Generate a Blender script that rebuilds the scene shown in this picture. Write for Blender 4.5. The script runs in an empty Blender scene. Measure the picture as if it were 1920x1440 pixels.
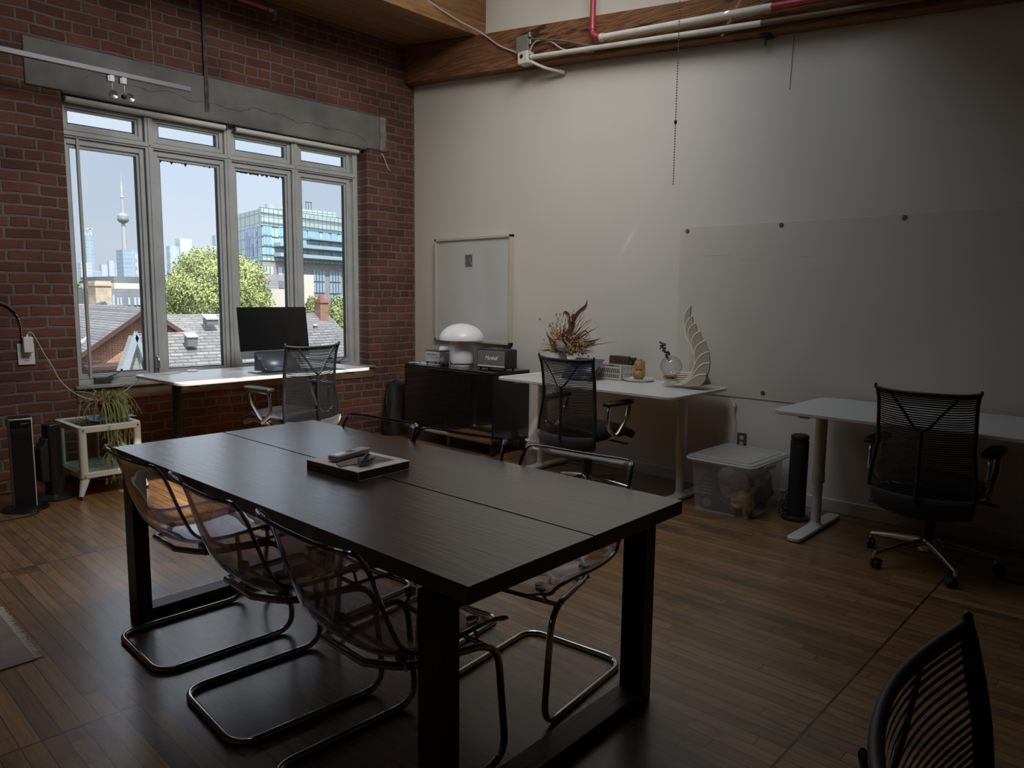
import bpy, bmesh, math, random
from math import sin, cos, pi, radians as RAD, sqrt
from mathutils import Vector, Matrix, Euler, noise

SC = bpy.context.scene
COL = SC.collection

# ------------------------------------------------------------------ camera
CAM = Vector((-4.9207, -6.0252, 1.4096))
YAW, PITCH, ROLL, FPX = -0.81857, -0.12057, 0.01164, 1357.08
_f = Vector((-sin(YAW) * cos(PITCH), cos(YAW) * cos(PITCH), sin(PITCH)))
_r0 = Vector((cos(YAW), sin(YAW), 0)); _u0 = _r0.cross(_f)
_r = cos(ROLL) * _r0 + sin(ROLL) * _u0
_u = -sin(ROLL) * _r0 + cos(ROLL) * _u0
cd = bpy.data.cameras.new('camera'); cam = bpy.data.objects.new('camera', cd); COL.objects.link(cam)
cam.matrix_world = Matrix(((_r.x, _u.x, -_f.x, CAM.x), (_r.y, _u.y, -_f.y, CAM.y), (_r.z, _u.z, -_f.z, CAM.z), (0, 0, 0, 1)))
cd.sensor_width = 36; cd.lens = FPX / 1920 * 36; cd.clip_start = 0.02; cd.clip_end = 9000
SC.camera = cam

def at(u, v, ax, val):
    """where the line of sight through a point of the photograph meets the plane ax = val"""
    d = _r * ((u - 960) / FPX) + _u * (-(v - 720) / FPX) + _f
    i = 'xyz'.index(ax)
    return CAM + d * ((val - CAM[i]) / d[i])

# ------------------------------------------------------------------ light
SUN_TRAVEL = Vector((0.10, 0.60, -1.0)).normalized()   # high sun behind the building, reaches in through the roof light
def make_world():
    w = bpy.data.worlds.new('sky'); SC.world = w; w.use_nodes = True
    nt = w.node_tree; N = nt.nodes; L = nt.links; N.clear()
    out = N.new('ShaderNodeOutputWorld'); bg = N.new('ShaderNodeBackground')
    tc = N.new('ShaderNodeTexCoord'); nrm = N.new('ShaderNodeVectorMath'); nrm.operation = 'NORMALIZE'
    L.new(tc.outputs['Generated'], nrm.inputs[0])
    sep = N.new('ShaderNodeSeparateXYZ'); L.new(nrm.outputs[0], sep.inputs[0])
    ramp = N.new('ShaderNodeValToRGB'); L.new(sep.outputs['Z'], ramp.inputs[0])
    e = ramp.color_ramp.elements
    e[0].position = 0.0; e[0].color = (.76, .84, .93, 1)
    e[1].position = 0.8; e[1].color = (.74, .84, 1.0, 1)
    for p, c in ((.07, (.75, .85, .97, 1)), (.16, (.68, .82, 1.0, 1)), (.30, (.78, .86, .96, 1))):
        x = ramp.color_ramp.elements.new(p); x.color = c
    cl = N.new('ShaderNodeTexNoise'); cl.inputs['Scale'].default_value = 2.2; cl.inputs['Detail'].default_value = 5
    mp = N.new('ShaderNodeMapping'); mp.inputs['Scale'].default_value = (1, 1, 4.5); L.new(nrm.outputs[0], mp.inputs[0]); L.new(mp.outputs[0], cl.inputs[0])
    cr = N.new('ShaderNodeMapRange'); cr.inputs[1].default_value = .48; cr.inputs[2].default_value = .72; cr.inputs[4].default_value = .45
    L.new(cl.outputs['Fac'], cr.inputs[0])
    mx = N.new('ShaderNodeMixRGB'); mx.inputs[2].default_value = (.86, .92, 1, 1); L.new(cr.outputs[0], mx.inputs[0]); L.new(ramp.outputs[0], mx.inputs[1])
    # bright haze around the sun
    dot = N.new('ShaderNodeVectorMath'); dot.operation = 'DOT_PRODUCT'; L.new(nrm.outputs[0], dot.inputs[0]); dot.inputs[1].default_value = -SUN_TRAVEL
    mr = N.new('ShaderNodeMapRange'); mr.inputs[1].default_value = .35; mr.inputs[2].default_value = 1.0; L.new(dot.outputs['Value'], mr.inputs[0])
    pw = N.new('ShaderNodeMath'); pw.operation = 'POWER'; pw.inputs[1].default_value = 2.0; L.new(mr.outputs[0], pw.inputs[0])
    ml = N.new('ShaderNodeMath'); ml.operation = 'MULTIPLY_ADD'; ml.inputs[1].default_value = SKY_HAZE; ml.inputs[2].default_value = 1.0; L.new(pw.outputs[0], ml.inputs[0])
    # added brightness in the sky above the view, to send more light indoors
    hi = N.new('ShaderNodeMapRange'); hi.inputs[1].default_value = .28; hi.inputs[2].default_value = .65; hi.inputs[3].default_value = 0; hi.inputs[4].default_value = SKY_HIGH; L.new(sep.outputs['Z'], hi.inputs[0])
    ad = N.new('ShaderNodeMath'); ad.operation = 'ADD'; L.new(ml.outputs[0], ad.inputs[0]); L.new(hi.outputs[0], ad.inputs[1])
    L.new(mx.outputs[0], bg.inputs[0]); L.new(ad.outputs[0], bg.inputs[1]); L.new(bg.outputs[0], out.inputs[0])
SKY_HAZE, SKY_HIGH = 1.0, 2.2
L_ROOF, L_FILL = 11, 48      # added lamps: daylight stand-in under the obscured panes; fill aimed at the walls
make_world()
sd = bpy.data.lights.new('sun', 'SUN'); sun = bpy.data.objects.new('sun', sd); COL.objects.link(sun)
sd.energy = 10; sd.angle = RAD(.7); sd.color = (1, .95, .86)
sun.rotation_euler = SUN_TRAVEL.to_track_quat('-Z', 'Y').to_euler(); sun.location = (-2, -20, 40)
def area(name, loc, aim, sx, sy, power, col=(1, 1, 1), portal=False, spread=180):
    d = bpy.data.lights.new(name, 'AREA'); d.shape = 'RECTANGLE'; d.size = sx; d.size_y = sy; d.energy = power; d.color = col
    d.spread = RAD(spread); d.cycles.is_portal = portal
    o = bpy.data.objects.new(name, d); COL.objects.link(o); o.location = loc
    o.rotation_euler = Vector(aim).to_track_quat('-Z', 'Y').to_euler(); return o
area('window_portal', (-1.9, .32, 1.76), (0, -1, 0), 2.6, 2.1, 1, portal=True)
area('roof_light_portal', (-2.3, -3.65, 4.36), (0, 0, -1), 2.3, 1.0, 1, portal=True)
area('clerestory_portal', (-1.9, -2.05, 5.28), (0, 0, -1), 3.3, 1.1, 1, portal=True)

SC.view_settings.view_transform = 'Standard'; SC.view_settings.look = 'None'
SC.view_settings.exposure = 0.0; SC.view_settings.gamma = 1.0
SC.view_settings.use_curve_mapping = False
cy = SC.cycles
cy.max_bounces = 10; cy.diffuse_bounces = 5; cy.glossy_bounces = 4; cy.transparent_max_bounces = 24; cy.transmission_bounces = 6
cy.sample_clamp_indirect = 6; cy.caustics_reflective = False; cy.caustics_refractive = False
cy.use_denoising = True; cy.use_adaptive_sampling = True; cy.adaptive_threshold = .02

# ------------------------------------------------------------------ materials
MATS = {}
def lin(c):
    return tuple(((x / 12.92) if x <= .04045 else ((x + .055) / 1.055) ** 2.4) for x in c)
def hexc(s):
    return lin(tuple(int(s[i:i + 2], 16) / 255 for i in (0, 2, 4)))
def mat(name, col, rough=.5, metal=0, spec=.5, bump=0, bscale=80, var=0, vscale=6, emit=0, coat=0, sheen=0):
    """plain procedural material with optional noise variation and noise bump"""
    if name in MATS: return MATS[name]
    m = bpy.data.materials.new(name); m.use_nodes = True; MATS[name] = m
    nt = m.node_tree; N = nt.nodes; L = nt.links; b = N['Principled BSDF']
    if isinstance(col, str): col = hexc(col)
    b.inputs['Base Color'].default_value = (*col, 1); b.inputs['Roughness'].default_value = rough
    b.inputs['Metallic'].default_value = metal; b.inputs['Specular IOR Level'].default_value = spec
    b.inputs['Coat Weight'].default_value = coat; b.inputs['Coat Roughness'].default_value = .05
    b.inputs['Sheen Weight'].default_value = sheen
    tc = N.new('ShaderNodeTexCoord')
    if var:
        n = N.new('ShaderNodeTexNoise'); n.inputs['Scale'].default_value = vscale; n.inputs['Detail'].default_value = 6
        L.new(tc.outputs['Object'], n.inputs[0])
        r = N.new('ShaderNodeMapRange'); r.inputs[1].default_value = .3; r.inputs[2].default_value = .7
        r.inputs[3].default_value = 1 - var; r.inputs[4].default_value = 1 + var; L.new(n.outputs['Fac'], r.inputs[0])
        mx = N.new('ShaderNodeVectorMath'); mx.operation = 'SCALE'; mx.inputs[0].default_value = col
        L.new(r.outputs[0], mx.inputs['Scale']); L.new(mx.outputs[0], b.inputs['Base Color'])
    if bump:
        n = N.new('ShaderNodeTexNoise'); n.inputs['Scale'].default_value = bscale; n.inputs['Detail'].default_value = 4
        L.new(tc.outputs['Object'], n.inputs[0])
        bp = N.new('ShaderNodeBump'); bp.inputs['Strength'].default_value = bump; bp.inputs['Distance'].default_value = .01
        L.new(n.outputs['Fac'], bp.inputs['Height']); L.new(bp.outputs[0], b.inputs['Normal'])
    if emit:
        b.inputs['Emission Color'].default_value = (*col, 1); b.inputs['Emission Strength'].default_value = emit
    return m
def nodes(name):
    m = bpy.data.materials.new(name); m.use_nodes = True; MATS[name] = m
    nt = m.node_tree; N = nt.nodes; N.clear(); out = N.new('ShaderNodeOutputMaterial')
    return m, N, nt.links, out
def glassy(name, tint, rough=.0, ior=1.45, edge=None, refl=1.0):
    """clear sheet: lets light straight through, mirrors by Fresnel, darker where seen edge on"""
    m, N, L, out = nodes(name)
    tr = N.new('ShaderNodeBsdfTransparent'); gl = N.new('ShaderNodeBsdfGlossy'); gl.inputs['Roughness'].default_value = rough
    gl.inputs['Color'].default_value = (refl, refl, refl, 1)
    mix = N.new('ShaderNodeMixShader'); fr = N.new('ShaderNodeFresnel'); ge = N.new('ShaderNodeNewGeometry')
    io = N.new('ShaderNodeMapRange'); io.inputs[3].default_value = ior; io.inputs[4].default_value = 1 / ior; L.new(ge.outputs['Backfacing'], io.inputs[0]); L.new(io.outputs[0], fr.inputs['IOR'])
    if edge:
        lw = N.new('ShaderNodeLayerWeight'); lw.inputs['Blend'].default_value = .35
        c = N.new('ShaderNodeMixRGB'); c.inputs[1].default_value = (*tint, 1); c.inputs[2].default_value = (*edge, 1)
        L.new(lw.outputs['Facing'], c.inputs[0]); L.new(c.outputs[0], tr.inputs[0])
    else: tr.inputs[0].default_value = (*tint, 1)
    L.new(fr.outputs[0], mix.inputs[0]); L.new(tr.outputs[0], mix.inputs[1]); L.new(gl.outputs[0], mix.inputs[2]); L.new(mix.outputs[0], out.inputs[0])
    return m

def m_brick(name, c1, c2, mortar, w, h, msize, dark=None, bump=.6, dirt=0.5, axis='XZ', squash=True, rough=.85):
    m, N, L, out = nodes(name)
    b = N.new('ShaderNodeBsdfPrincipled'); b.inputs['Roughness'].default_value = rough; b.inputs['Specular IOR Level'].default_value = .3
    tc = N.new('ShaderNodeTexCoord'); sp = N.new('ShaderNodeSeparateXYZ'); cb = N.new('ShaderNodeCombineXYZ')
    L.new(tc.outputs['Object'], sp.inputs[0])
    a, z = ('X', 'Z') if axis == 'XZ' else ('Y', 'Z')
    wob = N.new('ShaderNodeTexNoise'); wob.inputs['Scale'].default_value = 5.5 / (w / .215); wob.inputs['Detail'].default_value = 3; L.new(tc.outputs['Object'], wob.inputs[0])
    wv = N.new('ShaderNodeVectorMath'); wv.operation = 'MULTIPLY_ADD'; wv.inputs[1].default_value = (.03, .026, 0); L.new(wob.outputs['Color'], wv.inputs[0])
    L.new(sp.outputs[a], cb.inputs[0]); L.new(sp.outputs[z], cb.inputs[1]); L.new(cb.outputs[0], wv.inputs[2])
    br = N.new('ShaderNodeTexBrick'); br.offset = .5; br.squash = .52 if squash else 1.0; br.squash_frequency = 6 if squash else 2
    br.inputs['Scale'].default_value = 1; br.inputs['Brick Width'].default_value = w; br.inputs['Row Height'].default_value = h
    br.inputs['Mortar Size'].default_value = msize; br.inputs['Mortar Smooth'].default_value = .35; br.inputs['Bias'].default_value = -.1
    br.inputs['Color1'].default_value = (*c1, 1); br.inputs['Color2'].default_value = (*c2, 1); br.inputs['Mortar'].default_value = (*mortar, 1)
    L.new(wv.outputs[0], br.inputs['Vector'])
    # weathering: soot patches, pale mortar smears
    n1 = N.new('ShaderNodeTexNoise'); n1.inputs['Scale'].default_value = 2.3; n1.inputs['Detail'].default_value = 8; L.new(tc.outputs['Object'], n1.inputs[0])
    r1 = N.new('ShaderNodeMapRange'); r1.inputs[1].default_value = .35; r1.inputs[2].default_value = .7; r1.inputs[3].default_value = 1.12; r1.inputs[4].default_value = 1 - dirt * .5
    L.new(n1.outputs['Fac'], r1.inputs[0])
    sc = N.new('ShaderNodeVectorMath'); sc.operation = 'SCALE'; L.new(br.outputs['Color'], sc.inputs[0]); L.new(r1.outputs[0], sc.inputs['Scale'])
    n2 = N.new('ShaderNodeTexNoise'); n2.inputs['Scale'].default_value = 26; n2.inputs['Detail'].default_value = 8; n2.inputs['Roughness'].default_value = .7; L.new(tc.outputs['Object'], n2.inputs[0])
    r2 = N.new('ShaderNodeMapRange'); r2.inputs[1].default_value = .62; r2.inputs[2].default_value = .74; r2.inputs[4].default_value = .55 * dirt
    L.new(n2.outputs['Fac'], r2.inputs[0])
    mx = N.new('ShaderNodeMixRGB'); mx.inputs[2].default_value = (*[min(1, x * 1.5) for x in mortar], 1); L.new(r2.outputs[0], mx.inputs[0]); L.new(sc.outputs[0], mx.inputs[1])
    L.new(mx.outputs[0], b.inputs['Base Color'])
    n3 = N.new('ShaderNodeTexNoise'); n3.inputs['Scale'].default_value = 60; n3.inputs['Detail'].default_value = 5; L.new(tc.outputs['Object'], n3.inputs[0])
    hh = N.new('ShaderNodeMath'); hh.operation = 'MULTIPLY_ADD'; hh.inputs[1].default_value = -1.0; L.new(br.outputs['Fac'], hh.inputs[0])
    h2 = N.new('ShaderNodeMath'); h2.operation = 'MULTIPLY'; h2.inputs[1].default_value = .6; L.new(n3.outputs['Fac'], h2.inputs[0]); L.new(h2.outputs[0], hh.inputs[2])
    bp = N.new('ShaderNodeBump'); bp.inputs['Strength'].default_value = bump; bp.inputs['Distance'].default_value = .012
    L.new(hh.outputs[0], bp.inputs['Height']); L.new(bp.outputs[0], b.inputs['Normal']); L.new(b.outputs[0], out.inputs[0])
    return m

def m_planks(name, cols, wid, length, rough=.4, along='Y', gap=.05, grain=.35, coat=0, stains=0, seam_period=None, spec=.5, planes='XY', seam_phase=0.0, wax=None):
    """boards running along one axis, every board its own tone, fine grain, dark joints, butt seams and old stains"""
    m, N, L, out = nodes(name)
    b = N.new('ShaderNodeBsdfPrincipled'); b.inputs['Specular IOR Level'].default_value = spec; b.inputs['Coat Weight'].default_value = coat; b.inputs['Coat Roughness'].default_value = .27; b.inputs['Coat IOR'].default_value = 1.6
    tc = N.new('ShaderNodeTexCoord'); sp = N.new('ShaderNodeSeparateXYZ'); L.new(tc.outputs['Object'], sp.inputs[0])
    A = along; B = [c for c in planes if c != A][0]
    def M(op, a, bb=None, c=None):
        n = N.new('ShaderNodeMath'); n.operation = op
        for i, x in enumerate((a, bb, c)):
            if x is None: continue
            if isinstance(x, (int, float)): n.inputs[i].default_value = x
            else: L.new(x, n.inputs[i])
        return n.outputs[0]
    x = sp.outputs[B]; y = sp.outputs[A]
    xs = M('DIVIDE', x, wid); xi = M('FLOOR', xs); xf = M('FRACT', xs)
    if seam_period:
        sy = M('DIVIDE', M('ADD', y, seam_phase), seam_period); si = M('FLOOR', sy); sf = M('FRACT', sy)
    else: si = 0.0
    wn = N.new('ShaderNodeTexWhiteNoise'); wn.noise_dimensions = '2D'; cv = N.new('ShaderNodeCombineXYZ'); L.new(xi, cv.inputs[0])
    if seam_period: L.new(si, cv.inputs[1])
    L.new(cv.outputs[0], wn.inputs['Vector'])
    ys = M('DIVIDE', M('ADD', y, M('MULTIPLY', wn.outputs['Value'], length * 3)), length); yi = M('FLOOR', ys); yf = M('FRACT', ys)
    wn2 = N.new('ShaderNodeTexWhiteNoise'); wn2.noise_dimensions = '3D'; cv2 = N.new('ShaderNodeCombineXYZ'); L.new(xi, cv2.inputs[0]); L.new(yi, cv2.inputs[1])
    if seam_period: L.new(si, cv2.inputs[2])
    L.new(cv2.outputs[0], wn2.inputs['Vector'])
    rp = N.new('ShaderNodeValToRGB'); rp.color_ramp.interpolation = 'LINEAR'; L.new(wn2.outputs['Value'], rp.inputs[0])
    e = rp.color_ramp.elements; e[0].color = (*cols[0], 1); e[1].color = (*cols[-1], 1)
    for i, c in enumerate(cols[1:-1]): q = rp.color_ramp.elements.new((i + 1) / (len(cols) - 1)); q.color = (*c, 1)
    # grain
    gv = N.new('ShaderNodeCombineXYZ'); L.new(M('MULTIPLY', x, 1 / wid * 3.2), gv.inputs[0]); L.new(M('MULTIPLY', y, 2.2), gv.inputs[1]); L.new(M('MULTIPLY', wn2.outputs['Value'], 37.0), gv.inputs[2])
    gn = N.new('ShaderNodeTexNoise'); gn.inputs['Scale'].default_value = 1.6; gn.inputs['Detail'].default_value = 9; gn.inputs['Roughness'].default_value = .65; gn.inputs['Distortion'].default_value = .6; L.new(gv.outputs[0], gn.inputs[0])
    g = N.new('ShaderNodeMapRange'); g.inputs[1].default_value = .3; g.inputs[2].default_value = .7; g.inputs[3].default_value = 1 - grain; g.inputs[4].default_value = 1 + grain * .7; L.new(gn.outputs['Fac'], g.inputs[0])
    s1 = N.new('ShaderNodeVectorMath'); s1.operation = 'SCALE'; L.new(rp.outputs[0], s1.inputs[0]); L.new(g.outputs[0], s1.inputs['Scale'])
    colr = s1.outputs[0]
    # joints
    d = M('MINIMUM', xf, M('SUBTRACT', 1.0, xf)); j = M('LESS_THAN', d, gap * .5)
    ye = M('MINIMUM', yf, M('SUBTRACT', 1.0, yf)); j = M('MAXIMUM', j, M('LESS_THAN', ye, .0014 / length))
    if seam_period:
        wob = N.new('ShaderNodeTexNoise'); wob.inputs['Scale'].default_value = 9; L.new(tc.outputs['Object'], wob.inputs[0])
        se = M('MINIMUM', sf, M('SUBTRACT', 1.0, sf)); j = M('MAXIMUM', j, M('LESS_THAN', se, M('MULTIPLY', wob.outputs['Fac'], .0085 / seam_period)))
    if stains:
        st = N.new('ShaderNodeTexNoise'); st.inputs['Scale'].default_value = 1.5; st.inputs['Detail'].default_value = 9; st.inputs['Roughness'].default_value = .72
        sv = N.new('ShaderNodeCombineXYZ'); L.new(M('MULTIPLY', x, 2.0), sv.inputs[0]); L.new(y, sv.inputs[1]); L.new(M('MULTIPLY', wn.outputs['Value'], .9), sv.inputs[2]); L.new(sv.outputs[0], st.inputs[0])
        sr = N.new('ShaderNodeMapRange'); sr.inputs[1].default_value = .53; sr.inputs[2].default_value = .68; sr.inputs[4].default_value = stains; L.new(st.outputs['Fac'], sr.inputs[0])
        k = N.new('ShaderNodeMixRGB'); k.inputs[2].default_value = (.022, .018, .016, 1); L.new(sr.outputs[0], k.inputs[0]); L.new(colr, k.inputs[1]); colr = k.outputs[0]
        # worn grey areas
        wr = N.new('ShaderNodeTexNoise'); wr.inputs['Scale'].default_value = .9; wr.inputs['Detail'].default_value = 3; L.new(tc.outputs['Object'], wr.inputs[0])
        ws = N.new('ShaderNodeMapRange'); ws.inputs[1].default_value = .5; ws.inputs[2].default_value = .7; ws.inputs[4].default_value = .4; L.new(wr.outputs['Fac'], ws.inputs[0])
        k2 = N.new('ShaderNodeMixRGB'); k2.inputs[2].default_value = (.16, .125, .105, 1); L.new(ws.outputs[0], k2.inputs[0]); L.new(colr, k2.inputs[1]); colr = k2.outputs[0]
    k = N.new('ShaderNodeMixRGB'); k.inputs[2].default_value = (.012, .008, .006, 1); L.new(j, k.inputs[0]); L.new(colr, k.inputs[1])
    L.new(k.outputs[0], b.inputs['Base Color'])
    rr = N.new('ShaderNodeMapRange'); rr.inputs[3].default_value = rough - .1; rr.inputs[4].default_value = rough + .22; L.new(gn.outputs['Fac'], rr.inputs[0]); L.new(rr.outputs[0], b.inputs['Roughness'])
    hgt = M('SUBTRACT', M('MULTIPLY', gn.outputs['Fac'], .35), j)
    bp = N.new('ShaderNodeBump'); bp.inputs['Strength'].default_value = .35; bp.inputs['Distance'].default_value = .004; L.new(hgt, bp.inputs['Height']); L.new(bp.outputs[0], b.inputs['Normal'])
    L.new(b.outputs[0], out.inputs[0])
    return m

def m_wood(name, c1, c2, axis='Y', scale=1.0, rough=.45, rings=14, spec=.5, bump=.15, cracks=0, coat=0):
    m, N, L, out = nodes(name)
    b = N.new('ShaderNodeBsdfPrincipled'); b.inputs['Roughness'].default_value = rough; b.inputs['Specular IOR Level'].default_value = spec
    b.inputs['Coat Weight'].default_value = coat; b.inputs['Coat Roughness'].default_value = .27; b.inputs['Coat IOR'].default_value = 1.6
    tc = N.new('ShaderNodeTexCoord'); mp = N.new('ShaderNodeMapping'); L.new(tc.outputs['Object'], mp.inputs[0])
    s = {'X': (.09, 1, 1), 'Y': (1, .09, 1), 'Z': (1, 1, .09)}[axis]; mp.inputs['Scale'].default_value = tuple(v * scale for v in s)
    n = N.new('ShaderNodeTexNoise'); n.inputs['Scale'].default_value = 3.2; n.inputs['Detail'].default_value = 3; n.inputs['Distortion'].default_value = .5; L.new(mp.outputs[0], n.inputs[0])
    f = N.new('ShaderNodeMath'); f.operation = 'MULTIPLY'; f.inputs[1].default_value = rings; L.new(n.outputs['Fac'], f.inputs[0])
    sn = N.new('ShaderNodeMath'); sn.operation = 'PINGPONG'; sn.inputs[1].default_value = .5; L.new(f.outputs[0], sn.inputs[0])
    n2 = N.new('ShaderNodeTexNoise'); n2.inputs['Scale'].default_value = 60; n2.inputs['Detail'].default_value = 5; L.new(mp.outputs[0], n2.inputs[0])
    ad = N.new('ShaderNodeMath'); ad.operation = 'MULTIPLY_ADD'; ad.inputs[1].default_value = 1.1; L.new(sn.outputs[0], ad.inputs[0])
    m2 = N.new('ShaderNodeMath'); m2.operation = 'MULTIPLY_ADD'; m2.inputs[1].default_value = 1.1; m2.inputs[2].default_value = -.32; L.new(n2.outputs['Fac'], m2.inputs[0]); L.new(m2.outputs[0], ad.inputs[2])
    r = N.new('ShaderNodeMixRGB'); r.inputs[1].default_value = (*c1, 1); r.inputs[2].default_value = (*c2, 1); r.use_clamp = True; L.new(ad.outputs[0], r.inputs[0])
    c = r.outputs[0]
    if cracks:
        v = N.new('ShaderNodeTexNoise'); v.inputs['Scale'].default_value = 5; v.inputs['Detail'].default_value = 8; v.inputs['Roughness'].default_value = .7; L.new(mp.outputs[0], v.inputs[0])
        q = N.new('ShaderNodeMapRange'); q.inputs[1].default_value = .575; q.inputs[2].default_value = .60; q.inputs[4].default_value = cracks; L.new(v.outputs['Fac'], q.inputs[0])
        k = N.new('ShaderNodeMixRGB'); k.inputs[2].default_value = (*[x * .25 for x in c1], 1); L.new(q.outputs[0], k.inputs[0]); L.new(c, k.inputs[1]); c = k.outputs[0]
    L.new(c, b.inputs['Base Color'])
    bp = N.new('ShaderNodeBump'); bp.inputs['Strength'].default_value = bump; bp.inputs['Distance'].default_value = .005; L.new(ad.outputs[0], bp.inputs['Height']); L.new(bp.outputs[0], b.inputs['Normal'])
    L.new(b.outputs[0], out.inputs[0]); return m

def milky(name, col, a, rough=.3):
    """cloudy plastic: part clear, part white haze"""
    m, N, L, out = nodes(name); b = N.new('ShaderNodeBsdfPrincipled'); b.inputs['Base Color'].default_value = (*col, 1); b.inputs['Roughness'].default_value = rough
    b.inputs['Alpha'].default_value = a; L.new(b.outputs[0], out.inputs[0]); return m
# ------------------------------------------------------------------ mesh helpers
class MB:
    def __init__(s): s.v = []; s.f = []; s.M = Matrix.Identity(4)
    def add(s, vs, fs):
        o = len(s.v); s.v += [tuple(s.M @ Vector(p)) for p in vs]; s.f += [tuple(i + o for i in f) for f in fs]; return s
    def box(s, x0, x1, y0, y1, z0, z1):
        vs = [(x0, y0, z0), (x1, y0, z0), (x1, y1, z0), (x0, y1, z0), (x0, y0, z1), (x1, y0, z1), (x1, y1, z1), (x0, y1, z1)]
        return s.add(vs, [(0, 3, 2, 1), (4, 5, 6, 7), (0, 1, 5, 4), (1, 2, 6, 5), (2, 3, 7, 6), (3, 0, 4, 7)])
    def cbox(s, c, d, rot=None):
        old = s.M; s.M = old @ Matrix.Translation(c) @ (rot.to_matrix().to_4x4() if rot else Matrix.Identity(4))
        s.box(-d[0] / 2, d[0] / 2, -d[1] / 2, d[1] / 2, -d[2] / 2, d[2] / 2); s.M = old; return s
    def quad(s, a, b, c, d): return s.add([a, b, c, d], [(0, 1, 2, 3)])
    def prism(s, poly, z0, z1, axis='z'):
        """outline poly (2D) extruded from z0 to z1 along axis"""
        def P(p, h): return {'z': (p[0], p[1], h), 'y': (p[0], h, p[1]), 'x': (h, p[0], p[1])}[axis]
        n = len(poly); vs = [P(p, z0) for p in poly] + [P(p, z1) for p in poly]
        fs = [tuple(range(n))[::-1], tuple(range(n, 2 * n))] + [(i, (i + 1) % n, n + (i + 1) % n, n + i) for i in range(n)]
        return s.add(vs, fs)
    def lathe(s, prof, c=(0, 0, 0), n=28, cap=True, axis='z'):
        vs = []; fs = []
        for (r, z) in prof:
            for k in range(n):
                a = 2 * pi * k / n; p = (r * cos(a), r * sin(a), z)
                if axis == 'x': p = (p[2], p[0], p[1])
                if axis == 'y': p = (p[0], p[2], p[1])
                vs.append((c[0] + p[0], c[1] + p[1], c[2] + p[2]))
        for i in range(len(prof) - 1):
            for k in range(n): fs.append((i * n + k, i * n + (k + 1) % n, (i + 1) * n + (k + 1) % n, (i + 1) * n + k))
        if cap:
            if prof[0][0] > 1e-6: fs.append(tuple(range(n))[::-1])
            if prof[-1][0] > 1e-6: fs.append(tuple((len(prof) - 1) * n + k for k in range(n)))
        return s.add(vs, fs)
    def cyl(s, c, r, h, n=20, axis='z', r2=None):
        return s.lathe([(r, 0), (r if r2 is None else r2, h)], c, n, True, axis)
    def sphere(s, c, r, n=16, m=10, sc=(1, 1, 1), z0=-1, z1=1):
        pr = []
        for i in range(m + 1):
            t = -pi / 2 + pi * i / m; z = sin(t)
            if z < z0 - 1e-6 or z > z1 + 1e-6: continue
            pr.append((max(cos(t), 1e-5) * r, z * r))
        old = s.M; s.M = old @ Matrix.Translation(c) @ Matrix.Diagonal((*sc, 1)); s.lathe(pr, (0, 0, 0), n); s.M = old; return s
    def tube(s, pts, r, n=8, closed=False, flat=None):
        pts = [Vector(p) for p in pts]; m = len(pts); vs = []; fs = []; prev = None
        rs = r if isinstance(r, (list, tuple)) else [r] * m
        for i, p in enumerate(pts):
            a = pts[(i - 1) % m] if (closed or i > 0) else p; b = pts[(i + 1) % m] if (closed or i < m - 1) else p
            t = (b - a).normalized() if (b - a).length > 1e-9 else Vector((0, 0, 1))
            if prev is None:
                h = Vector((0, 0, 1)) if abs(t.z) < .9 else Vector((1, 0, 0)); nx = t.cross(h).normalized()
            else: nx = (prev - t * prev.dot(t)).normalized()
            prev = nx; ny = t.cross(nx)
            for k in range(n):
                an = 2 * pi * k / n; vs.append(tuple(p + nx * (cos(an) * rs[i]) + ny * (sin(an) * rs[i] * (flat or 1))))
        for i in range(m if closed else m - 1):
            j = (i + 1) % m
            for k in range(n): fs.append((i * n + k, i * n + (k + 1) % n, j * n + (k + 1) % n, j * n + k))
        if not closed: fs += [tuple(range(n))[::-1], tuple((m - 1) * n + k for k in range(n))]
        return s.add(vs, fs)
    def grid(s, fn, nu, nv):
        vs = [fn(i / nu, j / nv) for i in range(nu + 1) for j in range(nv + 1)]
        fs = [(i * (nv + 1) + j, (i + 1) * (nv + 1) + j, (i + 1) * (nv + 1) + j + 1, i * (nv + 1) + j + 1) for i in range(nu) for j in range(nv)]
        return s.add(vs, fs)
    def build(s, name, m, parent=None, smooth=False, bevel=0, solid=0, sub=0, seg=2, angle=40):
        me = bpy.data.meshes.new(name); me.from_pydata(s.v, [], s.f); me.validate(); me.update()
        bm = bmesh.new(); bm.from_mesh(me); bmesh.ops.recalc_face_normals(bm, faces=bm.faces); bm.to_mesh(me); bm.free()
        o = bpy.data.objects.new(name, me); COL.objects.link(o)
        if m is not None: me.materials.append(m)
        if parent is not None: o.parent = parent
        if solid: q = o.modifiers.new('solid', 'SOLIDIFY'); q.thickness = abs(solid); q.offset = 0 if solid > 0 else -1
        if bevel: q = o.modifiers.new('bevel', 'BEVEL'); q.width = bevel; q.segments = seg; q.limit_method = 'ANGLE'; q.angle_limit = RAD(35)
        if sub: q = o.modifiers.new('sub', 'SUBSURF'); q.levels = sub; q.render_levels = sub
        if smooth or bevel:
            for p in me.polygons: p.use_smooth = True
            if not sub:
                try: me.set_sharp_from_angle(angle=RAD(angle))
                except Exception: pass
        return o

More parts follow.
